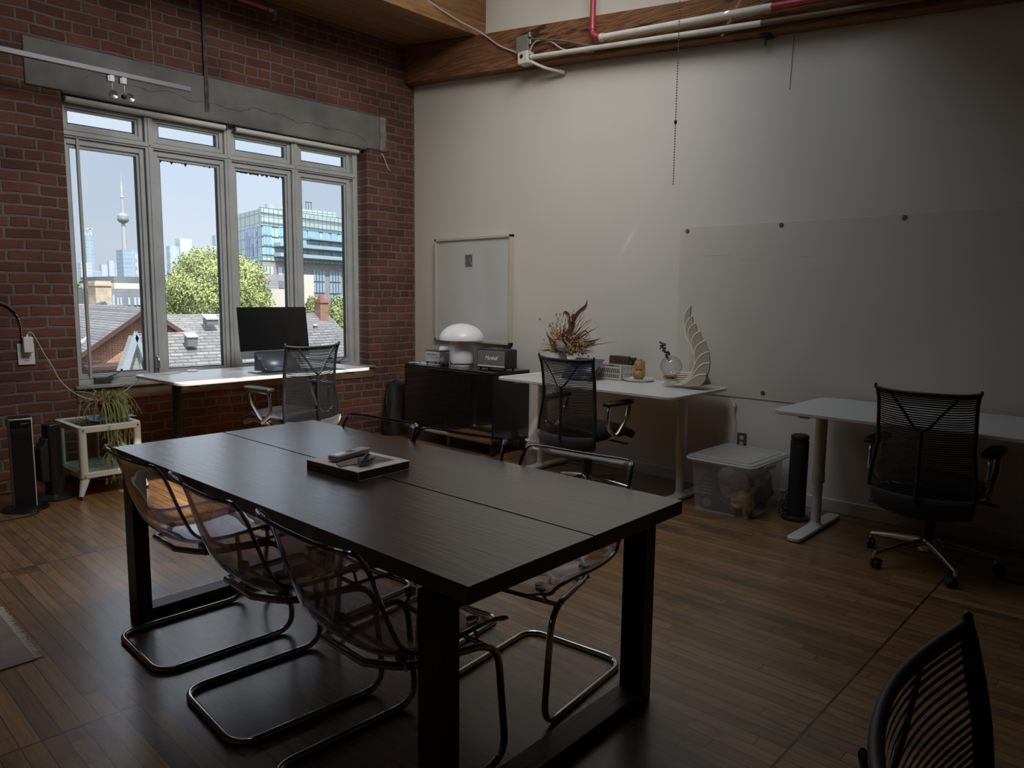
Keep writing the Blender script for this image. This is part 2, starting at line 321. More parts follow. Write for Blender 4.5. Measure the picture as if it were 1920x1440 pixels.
def bez(pts, n=8, closed=False):
    """Catmull-Rom through the points"""
    P = [Vector(p) for p in pts]; m = len(P); out = []
    for i in range(m if closed else m - 1):
        p0 = P[(i - 1) % m] if (closed or i > 0) else P[0]; p1 = P[i]; p2 = P[(i + 1) % m]; p3 = P[(i + 2) % m] if (closed or i < m - 2) else P[-1]
        for k in range(n):
            t = k / n; out.append(.5 * ((2 * p1) + (p2 - p0) * t + (2 * p0 - 5 * p1 + 4 * p2 - p3) * t * t + (3 * p1 - p0 - 3 * p2 + p3) * t ** 3))
    if not closed: out.append(P[-1])
    return out
def fillet(pts, r, n=5, closed=False):
    """polyline with rounded corners"""
    P = [Vector(p) for p in pts]; m = len(P); out = []
    for i in range(m):
        if not closed and i in (0, m - 1): out.append(P[i]); continue
        a, b, c = P[(i - 1) % m], P[i], P[(i + 1) % m]; d1 = (a - b); d2 = (c - b); rr = min(r, d1.length * .48, d2.length * .48)
        s = b + d1.normalized() * rr; e = b + d2.normalized() * rr
        for k in range(n + 1): t = k / n; out.append(s * (1 - t) ** 2 + b * 2 * t * (1 - t) + e * t * t)
    return out
def rrect(x0, x1, y0, y1, r, n=6):
    return [(p.x, p.y) for p in fillet([(x0, y0, 0), (x1, y0, 0), (x1, y1, 0), (x0, y1, 0)], r, n, True)]
def tag(o, label=None, cat=None, group=None, kind=None):
    if label: o['label'] = label
    if cat: o['category'] = cat
    if group: o['group'] = group
    if kind: o['kind'] = kind
    return o
def empty(name, loc, rz=0, label=None, cat=None, group=None, kind=None):
    o = bpy.data.objects.new(name, None); COL.objects.link(o); o.location = loc; o.rotation_euler = (0, 0, rz); o.empty_display_size = .1
    return tag(o, label, cat, group, kind)
def kids(o): return [c for c in bpy.data.objects if c.parent == o]
def copy_tree(o, parent=None):
    c = o.copy(); COL.objects.link(c); c.parent = parent
    for ch in kids(o): copy_tree(ch, c)
    return c
def struct(o): o['kind'] = 'structure'; return o
def text(name, body, size, m, parent, loc, rot, extrude=.0006, shear=0, align='CENTER', spacing=1.0):
    c = bpy.data.curves.new(name, 'FONT'); c.body = body; c.size = size; c.extrude = extrude; c.align_x = align; c.align_y = 'CENTER'; c.shear = shear; c.space_character = spacing
    o = bpy.data.objects.new(name, c); COL.objects.link(o); c.materials.append(m)
    bpy.context.view_layer.update()
    me = bpy.data.meshes.new_from_object(o.evaluated_get(bpy.context.evaluated_depsgraph_get())); bpy.data.objects.remove(o); bpy.data.curves.remove(c)
    o = bpy.data.objects.new(name, me); COL.objects.link(o)
    if not me.materials: me.materials.append(m)
    if parent: o.parent = parent
    o.location = loc; o.rotation_euler = rot; return o
# ------------------------------------------------------------------ colours used in several places
M_white_wall = mat('white_paint_wall', (.62, .585, .535), .75, bump=.05, bscale=30, var=.03, vscale=1.2, spec=.3)
M_brickwall = m_brick('interior_brick', (.17, .060, .044), (.10, .040, .032), (.15, .13, .115), .225, .0775, .011, dirt=.75, bump=.8)
M_concrete = mat('patched_concrete', (.155, .16, .15), .85, bump=.35, bscale=14, var=.3, vscale=3)
M_floor = m_planks('old_maple_floor', [(.18, .086, .026), (.28, .140, .044), (.225, .110, .034), (.32, .170, .058), (.15, .072, .025)], .0575, 1.1, rough=.42, along='Y', gap=.055, grain=.5, stains=.9, seam_period=1.72, seam_phase=.055, spec=.5, coat=1)
M_frame = mat('window_frame_paint', (.42, .435, .43), .45, bump=.08, bscale=40, var=.10, vscale=5)
M_glass = glassy('window_glass', (.985, .99, .995), 0, 1.45)
M_black_pl = mat('black_plastic', (.012, .012, .013), .45)
M_dark_metal = mat('dark_metal', (.03, .03, .032), .4, metal=.8)
M_chrome = mat('chrome', (.62, .62, .64), .12, metal=1)
M_alu = mat('polished_aluminium', (.66, .66, .66), .22, metal=1)
M_white_pl = mat('white_plastic', (.72, .72, .70), .4)
M_beam = m_wood('old_beam_timber', (.10, .036, .014), (.25, .12, .058), 'Y', 1.6, .75, 22, cracks=.9, bump=.9, spec=.25)
M_ceil = m_planks('plank_ceiling', [(.20, .095, .034), (.26, .13, .05), (.16, .075, .027)], .034, 2.6, rough=.55, along='X', gap=.11, grain=.35, spec=.35)
M_fascia = m_planks('fascia_boards', [(.24, .12, .045), (.30, .16, .065), (.2, .1, .04)], .15, 3.2, rough=.55, along='X', gap=.02, grain=.4, planes='XZ', spec=.35)
M_crack = mat('crack_dark', (.01, .01, .01), .9)

XW, YS, ZT = -7.3, -9.6, 4.42
OX0, OX1, OZ0, OZ1 = -3.215, -.60, .70, 2.825

# floor
struct(MB().box(XW - .2, .2, YS - .2, .36, -.12, 0).build('floor', M_floor))
# brick wall round the window
b = MB()
b.box(XW, OX0, 0, .34, 0, 5); b.box(OX1, .15, 0, .34, 0, 5); b.box(OX0, OX1, 0, .34, 0, OZ0); b.box(OX0, OX1, 0, .34, OZ1, 5)
struct(b.build('wall_back', M_brickwall))
struct(MB().box(0, .16, YS, 0, 0, 4.7).build('wall_right', M_white_wall))
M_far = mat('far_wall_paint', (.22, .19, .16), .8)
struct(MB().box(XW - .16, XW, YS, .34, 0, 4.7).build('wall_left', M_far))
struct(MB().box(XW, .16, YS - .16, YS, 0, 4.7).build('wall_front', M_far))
struct(MB().box(-.016, -.0005, YS, -.001, 0, .088).build('baseboard_right', mat('baseboard_paint', (.56, .55, .52), .5), bevel=.004))

# ceiling: sloping planks with a roof light well
def zc(y): return 3.886 + .117 * y
WX0, WY0, WY1 = -3.7, -4.32, -1.0
c = MB()
def slab(x0, x1, y0, y1, t=.12):
    z0, z1 = zc(y0), zc(y1)
    c.add([(x0, y0, z0), (x1, y0, z0), (x1, y1, z1), (x0, y1, z1), (x0, y0, z0 + t), (x1, y0, z0 + t), (x1, y1, z1 + t), (x0, y1, z1 + t)],
          [(0, 3, 2, 1), (4, 5, 6, 7), (0, 1, 5, 4), (1, 2, 6, 5), (2, 3, 7, 6), (3, 0, 4, 7)])
slab(XW, 0, WY1, 0); slab(XW, 0, YS, WY0); slab(XW, WX0, WY0, WY1)
struct(c.build('ceiling', M_ceil))
f = MB(); f.box(WX0, -.001, WY1 - .04, WY1 - .002, zc(WY1) - .008, ZT + .1)
struct(f.build('trim_1', M_fascia))
M_well = mat('white_paint_well', (.66, .66, .65), .75)
w = MB(); w.box(WX0 - .04, WX0, WY0, WY1, zc(WY0), ZT + .1); w.box(WX0, 0, WY0 - .04, WY0, zc(WY0), ZT + .1)
struct(w.build('wall_roof_light_well', M_well))
# roof light: timber bars, clear panes over the south part, obscured panes over the rest
rl = empty('window_2', (0, 0, 0), kind='structure')
r = MB()
for x in (WX0, WX0 + .9, WX0 + 1.82, WX0 + 2.74, -.05): r.box(x, x + .05, -3.1, WY1, ZT, ZT + .07)
for y in (WY0, -4.2, -3.06, -2.1, WY1 - .05): r.box(WX0, 0, y, y + .05 if y != -4.2 else y + .04, ZT, ZT + .08)
r.box(WX0, WX0 + .12, -4.2, -3.06, ZT, ZT + .05); r.box(-1.0, 0, -4.2, -3.06, ZT, ZT + .05)
r.build('roof_light_bars', M_frame, rl)
MB().box(WX0 + .12, -1.0, -4.2, -3.06, ZT + .03, ZT + .036).build('clear_roof_pane', M_glass, rl)
MB().box(WX0, 0, -3.01, WY1, ZT + .03, ZT + .05).build('obscured_roof_pane', mat('obscured_glass', (.7, .72, .74), .6), rl)
area('roof_light_daylight', (-1.85, -1.85, ZT - .03), (0, 0.0, -1), 3.4, 1.5, L_ROOF, (1, .97, .93), spread=150)
area('roof_light_wall_fill', (-2.3, -3.65, ZT - .03), (0.22, 1.0, -.80), 1.9, .95, L_FILL, (1, .955, .90), spread=125)  # unseen fill lamp added below the clear pane, tilted to brighten the walls

# the long beam along the white wall, its lower face golden
def bb(y): return 3.527 + .0955 * y
bm_ = MB(); Y1 = YS
bm_.prism([(-.002, bb(0)), (Y1, bb(Y1)), (Y1, zc(Y1) - .004), (-.002, zc(0) - .004)], -.13, -.0005, 'x')
struct(bm_.build('trim_2', M_beam, bevel=.004))
# bolt at the foot of the beam, and a hanger
st = MB(); st.cbox((-.05, -3.77, bb(-3.77) - .01), (.10, .06, .012)); st.cyl((-.07, -3.77, bb(-3.77) - .07), .009, .07, 10)
tag(st.build('hanger_bracket', M_dark_metal), 'small dark metal bracket with a bolt hanging under the beam', 'bracket')

# concrete lintel with a long crack
ln = empty('trim_3', (0, 0, 0), kind='structure')
l = MB(); l.box(-3.437, -.445, -.014, .05, 2.826, 3.148); l.box(OX0, OX1, -.012, .34, OZ1 - .012, OZ1 + .02); l.build('lintel', M_concrete, ln, bevel=.006)
MB().box(-.443, -.372, -.02, .03, 2.82, 3.15).build('end_block', mat('end_block_concrete', (.2, .195, .18), .9, bump=.4, bscale=20, var=.3, vscale=8), ln, bevel=.006)
random.seed(4)
cp = [(-3.10, 2.90), (-3.02, 2.985), (-2.88, 2.97), (-2.74, 2.955), (-2.6, 2.94), (-2.45, 2.975), (-2.30, 2.93), (-2.12, 2.95), (-2.02, 2.93), (-1.88, 2.93), (-1.76, 2.985), (-1.62, 2.96), (-1.52, 2.975), (-1.36, 2.93), (-1.2, 2.955), (-1.02, 2.93), (-.86, 2.94), (-.72, 2.93), (-.62, 2.89), (-.58, 2.84)]
cr = MB(); pts = []
for i in range(len(cp) - 1):
    for k in range(5):
        t = k / 5; pts.append((cp[i][0] * (1 - t) + cp[i + 1][0] * t, cp[i][1] * (1 - t) + cp[i + 1][1] * t + random.uniform(-.007, .007)))
up = [(x, z + random.uniform(.0008, .0035)) for x, z in pts]
for i in range(len(pts) - 1):
    cr.quad((pts[i][0], -.0155, pts[i][1]), (pts[i + 1][0], -.0155, pts[i + 1][1]), (up[i + 1][0], -.0155, up[i + 1][1]), (up[i][0], -.0155, up[i][1]))
cr.build('crack', M_crack, ln)
# old steel strip let into the wall
sp_ = MB(); sp_.box(-2.186, -2.176, -.022, .0, 2.87, 3.90); sp_.box(-2.186, -2.150, -.016, 0, 2.87, 3.9)
struct(sp_.build('trim_4', mat('rusty_steel', (.07, .06, .055), .8, bump=.4, bscale=30, var=.5, vscale=20)))
# sill and timber band under the window
struct(MB().box(OX0 - .03, OX1 + .055, -.035, .12, OZ0 - .018, OZ0 + .004).build('trim_5', mat('worn_sill', (.25, .24, .22), .7, bump=.3, bscale=25, var=.3, vscale=6), bevel=.004))
struct(MB().box(OX0 - .02, OX1 + .05, -.010, .01, OZ0 - .115, OZ0 - .018).build('trim_6', mat('brown_sill_band', (.13, .09, .055), .8, bump=.3, bscale=20, var=.25, vscale=6)))

# ------------------------------------------------------------------ window
win = empty('window_1', (0, 0, 0), kind='structure')
GX = [(-3.160, -2.696), (-2.519, -2.053), (-1.885, -1.426), (-1.254, -.797)]
ZH0, ZH1, ZM0, ZM1, ZTOP, ZBOT = 2.625, 2.721, .783, 2.457, 2.822, .702
fr = MB()
fr.box(-3.30, -.662, .07, .17, 2.768, ZTOP); fr.box(-3.30, -.662, .06, .18, ZBOT, .742)
fr.box(-.712, -.662, .065, .17, ZBOT, ZTOP); fr.box(-3.30, -3.235, .065, .17, ZBOT, ZTOP)
for a, c_ in ((-2.696, -2.519), (-2.053, -1.885), (-1.426, -1.254)):
    m_ = (a + c_) / 2; fr.box(m_ - .030, m_ + .030, .058, .17, .74, 2.77); fr.box(m_ - .008, m_ + .008, .050, .06, .74, 2.77)
fr.box(-3.24, -.70, .062, .17, 2.522, 2.572); fr.box(-3.24, -.70, .05, .07, 2.536, 2.556)
fr.build('window_frame', M_frame, win, bevel=.004)
def sash(x0, x1, z0, z1, mw, mh, nm, tint=None):
    s = MB()
    X0, X1, Z0, Z1 = x0 - mw, x1 + mw, z0 - mh[0], z1 + mh[1]
    for (q, y0, y1) in ((1.0, .082, .150), (.38, .098, .140)):
        a0, a1, b0, b1 = x0 - mw * q, x1 + mw * q, z0 - mh[0] * q, z1 + mh[1] * q
        if q < 1: i0 = (x0, x1, z0, z1)
        else: i0 = (x0 - mw * .38, x1 + mw * .38, z0 - mh[0] * .38, z1 + mh[1] * .38)
        s.box(a0, i0[0], y0, y1, b0, b1); s.box(i0[1], a1, y0, y1, b0, b1); s.box(i0[0], i0[1], y0, y1, b0, i0[2]); s.box(i0[0], i0[1], y0, y1, i0[3], b1)
    o = s.build(nm, M_frame, win, bevel=.0025)
    MB().box(x0 - .01, x1 + .01, .118, .121, z0 - .01, z1 + .01).build('glass_pane', M_glass, o)
    k = MB()
    k.box(x1 - .012, x1, .104, .126, z0, z1); k.box(x0, x0 + .004, .104, .126, z0, z1); k.box(x0, x1, .104, .126, z0, z0 + .008)
    k.build('gasket', mat('rubber_gasket', (.03, .035, .035), .6), o)
    return o
for i, (x0, x1) in enumerate(GX):
    sash(x0, x1, ZH0, ZH1, .052, (.048, .042), 'transom_sash')
    o = sash(x0, x1, ZM0, ZM1, .052, (.038, .060), 'casement_sash')
    if i in (0, 3):
        MB().box(x0, x1, .136, .1365, ZM0, ZM1).build('insect_screen', glassy('insect_screen', (.885, .895, .91), .6, 1.05), o)
    if i in (1, 2):   # crumbling sealant along the pane head
        random.seed(8 + i); k = MB(); n = 60
        hs = [max(0, noise.noise((j * .35, i * 5, 0)) * .03 + (.012 if i == 2 else .006 if j < 30 else -.005)) for j in range(n + 1)]
        for j in range(n):
            a, c_ = x0 + (x1 - x0) * j / n, x0 + (x1 - x0) * (j + 1) / n
            k.quad((a, .1165, ZM1), (c_, .1165, ZM1), (c_, .1165, ZM1 - hs[j + 1]), (a, .1165, ZM1 - hs[j]))
        k.build('old_sealant', mat('old_sealant', (.10, .09, .08), .9), o, solid=.002)
# left leaf: inner screen bar
MB().box(-3.118, -3.098, .07, .10, .745, 2.56).build('screen_bar', mat('screen_bar_paint', (.42, .42, .40), .5), win, bevel=.003)
hd = MB(); hd.box(-2.635, -2.612, .035, .07, .80, .90); hd.tube([(-2.623, .04, .895), (-2.623, .018, .86), (-2.622, .02, .80)], .008); hd.build('sash_lock', M_alu, win, bevel=.003)
for x in (-3.03, -.98):
    k = MB(); k.cbox((x, .045, .748), (.13, .05, .022)); k.tube([(x + .02, .03, .755), (x + .07, .01, .775), (x + .12, .012, .80)], .006); k.cyl((x + .12, .012, .795), .009, .02, 10)
    k.build('crank_handle', mat('worn_crank', (.10, .10, .10), .5, metal=.5), win, bevel=.002)

# roller blinds
M_blind = mat('blind_fabric', (.62, .61, .57), .7)
for (x0, x1, lab) in ((-3.20, -1.985, 'rolled-up white blind over the left half of the window'), (-1.925, -.655, 'rolled-up white blind over the right half of the window')):
    rb = empty('roller_blind', ((x0 + x1) / 2, .035, 2.785), 0, lab, 'blind', 'roller blinds')
    h = (x1 - x0) / 2
    k = MB(); k.lathe([(.0215, -h + .015), (.0215, h - .015)], (0, 0, 0), 20, True, 'x'); k.build('rolled_fabric', M_blind, rb, smooth=True)
    k = MB(); k.cbox((0, .0215, .008), (h * 2, .012, .045)); k.build('mounting_rail', M_frame, rb, bevel=.002)
    for q in (-1, 1): MB().cbox((q * (h - .004), .004, .004), (.005, .05, .05)).build('bracket', mat('bracket_brown', (.10, .07, .05), .6), rb)
# ------------------------------------------------------------------ dining / meeting table
TX, TY, TL, TW, TH, TR = -3.8113, -4.8566, 2.2, 1.0, .74, .0193
M_oak = m_wood('dark_stained_oak', (.025, .017, .012), (.055, .036, .026), 'Y', 1.3, .26, 16, spec=.35, bump=.2, coat=1)
M_oakx = m_wood('dark_stained_oak_cross', (.035, .020, .013), (.08, .046, .03), 'X', 1.3, .4, 12, bump=.2)
M_oakz = m_wood('dark_stained_oak_leg', (.035, .020, .013), (.08, .046, .03), 'Z', 1.3, .4, 12, bump=.2)
tb = empty('meeting_table', (TX, TY, 0), TR, 'large dark-stained oak table with a slit down its middle and frame legs', 'table')
for x0, x1 in ((0, .4965), (.5035, 1.0)):
    MB().box(x0, x1, 0, TL, TH - .046, TH).build('tabletop', M_oak, tb, bevel=.0015)
MB().box(.47, .53, .1, TL - .1, TH - .06, TH - .046).build('batten', M_oak, tb)
for y0 in (.095, TL - .185):
    y1 = y0 + .09
    L_ = MB()
    for x0, x1 in ((.002, .044), (.956, .998)):
        MB().box(x0, x1 + .02 if x0 < .5 else x1, y0, y1, 0, TH - .058).build('leg', M_oakz, tb, bevel=.002) if x0 < .5 else MB().box(x0 - .02, x1, y0, y1, 0, TH - .058).build('leg', M_oakz, tb, bevel=.002)
    MB().box(.064, .936, y0, y1, 0, .045).build('floor_rail', M_oakx, tb, bevel=.002)
    MB().box(.064, .936, y0, y1, TH - .10, TH - .058).build('top_rail', M_oakx, tb, bevel=.002)
    MB().box(.06, .94, y0 + .01, y1 - .01, TH - .058, TH - .0461).build('spacer', M_oakx, tb)
    for x in (.0012, .9978):
        k = MB()
        for j in range(5): k.box(x - .0004, x + .0014, y0 + .002 + j * .018, y0 + .011 + j * .018, TH - .102, TH - .060)
        k.build('finger_joint', mat('end_grain', (.10, .062, .042), .6), tb)

# ------------------------------------------------------------------ clear cantilever chairs
M_acr = glassy('clear_acrylic', (.955, .945, .95), .0, 1.6, edge=(.58, .56, .62))
M_rim = glassy('acrylic_rim', (.25, .26, .36), .02, 1.9)
M_rimc = glassy('acrylic_rim_clear', (.22, .22, .32), .03, 1.6)
M_grom = glassy('grommet', (.35, .35, .38), .1, 1.5)
SHELL = bez([(0, .265, .428), (0, .225, .445), (0, .12, .442), (0, 0, .432), (0, -.105, .440), (0, -.178, .485), (0, -.215, .565), (0, -.238, .645), (0, -.256, .72), (0, -.275, .772), (0, -.300, .797)], 5)
def shell_w(s):
    P = [(0, .185), (.06, .235), (.22, .252), (.45, .258), (.62, .252), (.8, .250), (.93, .242), (1, .232)]
    for a, b_ in zip(P, P[1:]):
        if s <= b_[0]: t = (s - a[0]) / (b_[0] - a[0]); return a[1] + (b_[1] - a[1]) * t
    return P[-1][1]
def shell_pt(s, v, off=0):
    n = len(SHELL) - 1; k = min(int(s * n), n - 1); t = s * n - k
    p = SHELL[k] * (1 - t) + SHELL[k + 1] * t; d = (SHELL[min(k + 1, n)] - SHELL[max(k - 1, 0)]).normalized()
    nn = Vector((0, d.z, -d.y)) * 1.0     # towards the sitter / upwards
    if nn.z < 0 and s < .4: nn = -nn
    curl = (.055 if s < .5 else .055 - .02 * (s - .5) * 2) * (sin(pi * min(1, max(0, (s + .12) / 1.25))) ** .7)
    w = shell_w(s); e = abs(v) ** 3.2
    q = p + nn * (curl * e + off) + Vector((v * w, 0, 0))
    # corners drawn back for a soft outline
    if s > .90: q += (SHELL[-4] - SHELL[-1]) * ((s - .90) / .10) * (abs(v) ** 6) * .9
    if s < .06: q += Vector((0, -.03, 0)) * (1 - s / .06) * abs(v) ** 4
    return q
def make_clear_chair():
    ch = empty('clear_chair', (0, 0, 0), 0, 'x', 'chair', 'clear plastic chairs round the dark table')
    n1, n2 = 46, 20
    g = MB(); g.grid(lambda a, b_: tuple(shell_pt(a, b_ * 2 - 1)), n1, n2)
    sh = g.build('shell', M_acr, ch, solid=.005, smooth=True)
    rim = [shell_pt(a / n1, 1) for a in range(n1 + 1)] + [shell_pt(1, 1 - 2 * b_ / n2) for b_ in range(1, n2)] + [shell_pt(1 - a / n1, -1) for a in range(n1 + 1)]
    k = MB(); k.tube(rim, .0062, 8, flat=1.0); k.build('back_rim', M_rim, ch, smooth=True)
    k = MB(); k.tube([shell_pt(0, -1 + 2 * b_ / n2) for b_ in range(n2 + 1)], .0045, 8); k.build('front_lip', M_rimc, ch, smooth=True)
    for (s, v) in ((.13, .62), (.13, -.62), (.36, .62), (.36, -.62)):
        p = shell_pt(s, v); k = MB(); k.cyl((p.x, p.y, p.z - .016), .019, .02, 18); k.cyl((p.x, p.y, p.z + .002), .013, .003, 16); k.build('grommet', M_grom, ch, smooth=True)
    # one bent chrome tube: floor loop closed at the back, up at the front, under the seat
    W = .222; R = .0115
    pts = [(.165, -.13, .404), (W - .02, .10, .404), (W, .215, .392), (W, .262, .33), (W, .27, .06), (W, .262, R), (W, .18, R), (W, -.27, R)]
    side = fillet(pts, .07, 7)
    path = side + [Vector((-p.x, p.y, p.z)) for p in reversed(side)]
    # round the rear floor corners and the seat crossbar
    full = fillet([(.10, -.150, .428), (W - .045, -.06, .408), (W, .235, .40), (W, .275, R), (W, -.27, R), (-W, -.27, R), (-W, .275, R), (-W, .235, .40), (-W + .045, -.06, .408), (-.10, -.150, .428)], .085, 9)
    k = MB(); k.tube(full, R, 12, closed=True); k.build('tube_frame', M_chrome, ch, smooth=True)
    k = MB(); k.tube(fillet([(-W + .005, .19, .400), (0, .19, .392), (W - .005, .19, .400)], .05), .008, 8)
    k.tube([(-.185, -.03, .402), (.185, -.03, .402)], .007, 8)
    for (s, v) in ((.13, .62), (.13, -.62), (.36, .62), (.36, -.62)):
        p = shell_pt(s, v); k.tube([(p.x * 1.15, p.y, .402), (p.x, p.y, p.z - .01)], .006, 6)
    k.build('seat_support', M_chrome, ch, smooth=True)
    for x in (W, -W):
        for y in (-.20, .18): MB().cbox((x, y, .0035), (.02, .03, .006)).build('floor_glide', M_black_pl, ch)
    return ch
clr = make_clear_chair()
# (x, y of the middle of the floor loop, turn) ; local +y faces the table
CH = [(-3.686, -3.144, -pi / 2 - .018, 'clear chair at the near side of the table, farthest of the three on that side'),
      (-3.690, -3.775, -pi / 2 - .055, 'clear plastic chair at the near long side of the table, middle one of its three'),
      (-3.690, -4.385, -pi / 2 - .03, 'clear plastic chair at the near long side of the table, beside the closest table corner'),
      (-3.055, -3.185, pi / 2 + .10, 'clear plastic chair at the far side of the table, nearest the brick wall'),
      (-3.035, -3.75, pi / 2 + .14, 'clear plastic chair at the far side of the table, in front of the black cabinet'),
      (-2.976, -4.345, pi / 2 + .11, 'clear plastic chair at the far side of the table, its seat showing below the tabletop')]
for i, (x, y, a, lab) in enumerate(CH):
    o = clr if i == 0 else copy_tree(clr)
    o.location = (x, y, 0); o.rotation_euler = (0, 0, a); o['label'] = lab

# ------------------------------------------------------------------ mesh office chairs
M_mesh = mat('black_mesh_thread', (.010, .010, .011), .45, spec=.6)
M_fab = mat('black_fabric', (.012, .012, .014), .85, sheen=.3, bump=.15, bscale=300)
M_leath = mat('black_seat_leather', (.014, .014, .018), .32, bump=.1, bscale=120)
def make_office_chair(fine=1):
    oc = empty('mesh_office_chair', (0, 0, 0), 0, 'x', 'office chair', 'black mesh office chairs')
    # local: +y faces forward, origin on the floor under the column
    prof = bez([(0, -.285, .325), (0, -.312, .40), (0, -.300, .53), (0, -.288, .67), (0, -.298, .82), (0, -.328, .960)], 8)
    def bw(t): return .225 + .022 * sin(pi * min(1, t * 1.6 + .05)) + (.012 * max(0, t - .9) / .1) - (.05 * max(0, .06 - t) / .06)
    def bp(t, v):
        n = len(prof) - 1; k = min(int(t * n), n - 1); q = t * n - k; p = prof[k] * (1 - q) + prof[k + 1] * q
        return Vector((v * bw(t), p.y + .045 * (v * v), p.z + .014 * v ** 4 * t + .020 * v * v * (1 - t)))
    fr = MB()
    for s in (-1, 1): fr.tube([bp(i / 30, s * .97) + Vector((0, .002, 0)) for i in range(31)], [.013] * 28 + [.012, .011, .009], 10, flat=.7)
    fr.tube([bp(.995, -1 + i / 8) for i in range(17)], .0085, 10); fr.tube([bp(0.01, -.97 + .97 * i / 8) for i in range(17)], .011, 10)
    for s in (-1, 1): fr.sphere(tuple(bp(1, s * .985) + Vector((0, 0, .004))), .008, 10, 8, (1, 1, 1.7))
    fr.build('back_frame', M_black_pl, oc, smooth=True)
    th = MB(); n = 66
    for i in range(1, n):
        t = i / n
        if t < .24: continue
        ps = [bp(t, -1 + j / 7) for j in range(15)]
        vs = []
        for p in ps: vs += [(p.x, p.y, p.z - .0039), (p.x, p.y, p.z + .0039)]
        th.add(vs, [(2 * j, 2 * j + 2, 2 * j + 3, 2 * j + 1) for j in range(14)])
    th.build('mesh_back', M_mesh, oc)
    lp = MB(); lp.grid(lambda a, b_: tuple(bp(.01 + a * .25, (b_ * 2 - 1) * .98) + Vector((0, -.004, 0))), 6, 14); lp.build('lower_back_pad', M_fab, oc, solid=.012, smooth=True)
    k = MB(); k.tube(bez([(-.15, -.322, .95), (-.09, -.325, .87), (0, -.335, .77), (.09, -.325, .87), (.15, -.322, .95)], 5), .0045, 8, flat=1.6); k.tube([(0, -.328, .775), (0, -.328, .60), (0, -.335, .42), (0, -.28, .335), (0, -.12, .36)], .010, 10)
    k.build('back_support', M_black_pl, oc, smooth=True)
    se = MB()
    def sp(a, b_):
        x = (b_ * 2 - 1); y = -.22 + a * .48; ex = max(abs(x), .0) ** 4
        return (x * (.245 - .02 * (1 - a)), y, .475 + .018 * (1 - abs(x) ** 2) * (1 - (2 * a - 1) ** 6) - .035 * max(0, a - .82) / .18 - .018 * ex)
    se.grid(sp, 14, 14); o = se.build('seat', M_leath, oc, solid=-.062, smooth=True, angle=180); o.modifiers['solid'].offset = -1
    q = o.modifiers.new('bevel', 'BEVEL'); q.width = .018; q.segments = 3; q.limit_method = 'ANGLE'; q.angle_limit = RAD(50)
    k = MB(); k.cbox((0, -.02, .392), (.22, .30, .05)); k.tube([(.1, .02, .385), (.27, .05, .375)], .008, 8); k.cbox((.275, .05, .372), (.05, .03, .012)); k.build('tilt_mechanism', M_black_pl, oc, bevel=.008)
    for s in (-1, 1):
        ar = empty('armrest', (0, 0, 0)); ar.parent = oc
        lp_ = fillet([(s * .27, -.165, .640), (s * .27, .105, .652), (s * .272, .085, .56), (s * .262, -.03, .44), (s * .19, -.07, .40)], .03, 5)
        k = MB(); k.tube(lp_[4:], .0105, 8, flat=1.6); k.tube(fillet([(s * .262, -.04, .425), (s * .27, -.155, .50), (s * .27, -.145, .645), (s * .27, -.05, .646)], .035), .0105, 8, flat=1.5); k.tube([(s * .27, -.15, .642), (s * .27, .1, .648)], .009, 8)
        k.tube([(s * .262, -.04, .43), (s * .10, -.05, .388)], .016, 8)
        k.build('arm_bracket', M_alu, ar, smooth=True)
        k = MB(); k.prism(fillet_poly([(s * .27 - .038, -.18), (s * .27 + .030, -.18), (s * .27 + .044, .02), (s * .27 + .035, .12), (s * .27 - .028, .12), (s * .27 - .042, .02)], .025), .650, .676)
        k.build('arm_pad', M_black_pl, ar, bevel=.008, seg=3)
    k = MB(); k.cyl((0, 0, .235), .028, .16, 18); k.cyl((0, 0, .12), .034, .13, 18); k.build('gas_column', M_black_pl, oc, smooth=True)
    base = MB(); base.lathe([(.045, .085), (.05, .10), (.046, .13), (.034, .145)], (0, 0, 0), 24)
    cas = []
    for i in range(5):
        a = 2 * pi * i / 5 + pi / 2; d = Vector((cos(a), sin(a), 0))
        pl = [d * .03 + Vector((0, 0, .125)), d * .15 + Vector((0, 0, .112)), d * .315 + Vector((0, 0, .083))]
        base.tube(bez(pl, 4), [.022 - .010 * j / 8 for j in range(9)], 10); base.cyl(tuple(d * .318 + Vector((0, 0, .058))), .010, .033, 12); cas.append((d * .318, a))
    base.build('star_base', M_alu, oc, smooth=True)
    for i, (p, a) in enumerate(cas):
        k = MB(); rt = a + .9 + i * 1.3; c_, s_ = cos(rt), sin(rt); off = Vector((c_, s_, 0)) * .018
        for q in (-1, 1):
            w_ = Vector((-s_, c_, 0)) * q * .011
            old = k.M; k.M = Matrix.Translation(p + off + w_ + Vector((0, 0, .0275))) @ Matrix.Rotation(rt + pi / 2, 4, 'Z'); k.lathe([(.010, -.009), (.0255, -.009), (.0275, -.005), (.0275, .005), (.0255, .009), (.010, .009)], (0, 0, 0), 20, True, 'x'); k.M = old
        k.cbox(tuple(p + off * .4 + Vector((0, 0, .045))), (.026, .026, .024)); k.build('caster', M_black_pl, oc, smooth=True)
    return oc
def fillet_poly(p, r, n=4): return [(q.x, q.y) for q in fillet([(a, b_, 0) for a, b_ in p], r, n, True)]
off = make_office_chair()
OC = [(-2.21, -1.26, .125, .085, 'black mesh office chair at the window desk, threads of its back lit from one side'),
      (-.82, -2.94, -pi / 2 + .03, .030, 'black mesh office chair at the middle white desk, hiding the dried flowers vase'),
      (-.645, -5.09, -pi / 2 + .02, 0, 'black mesh office chair at the right-hand white desk, its five-star base in full view'),
      (-3.975, -6.125, pi + .05, 0, 'black mesh office chair close to the camera, only the top of its back in view')]
chairs = [off] + [copy_tree(off) for _ in OC[1:]]
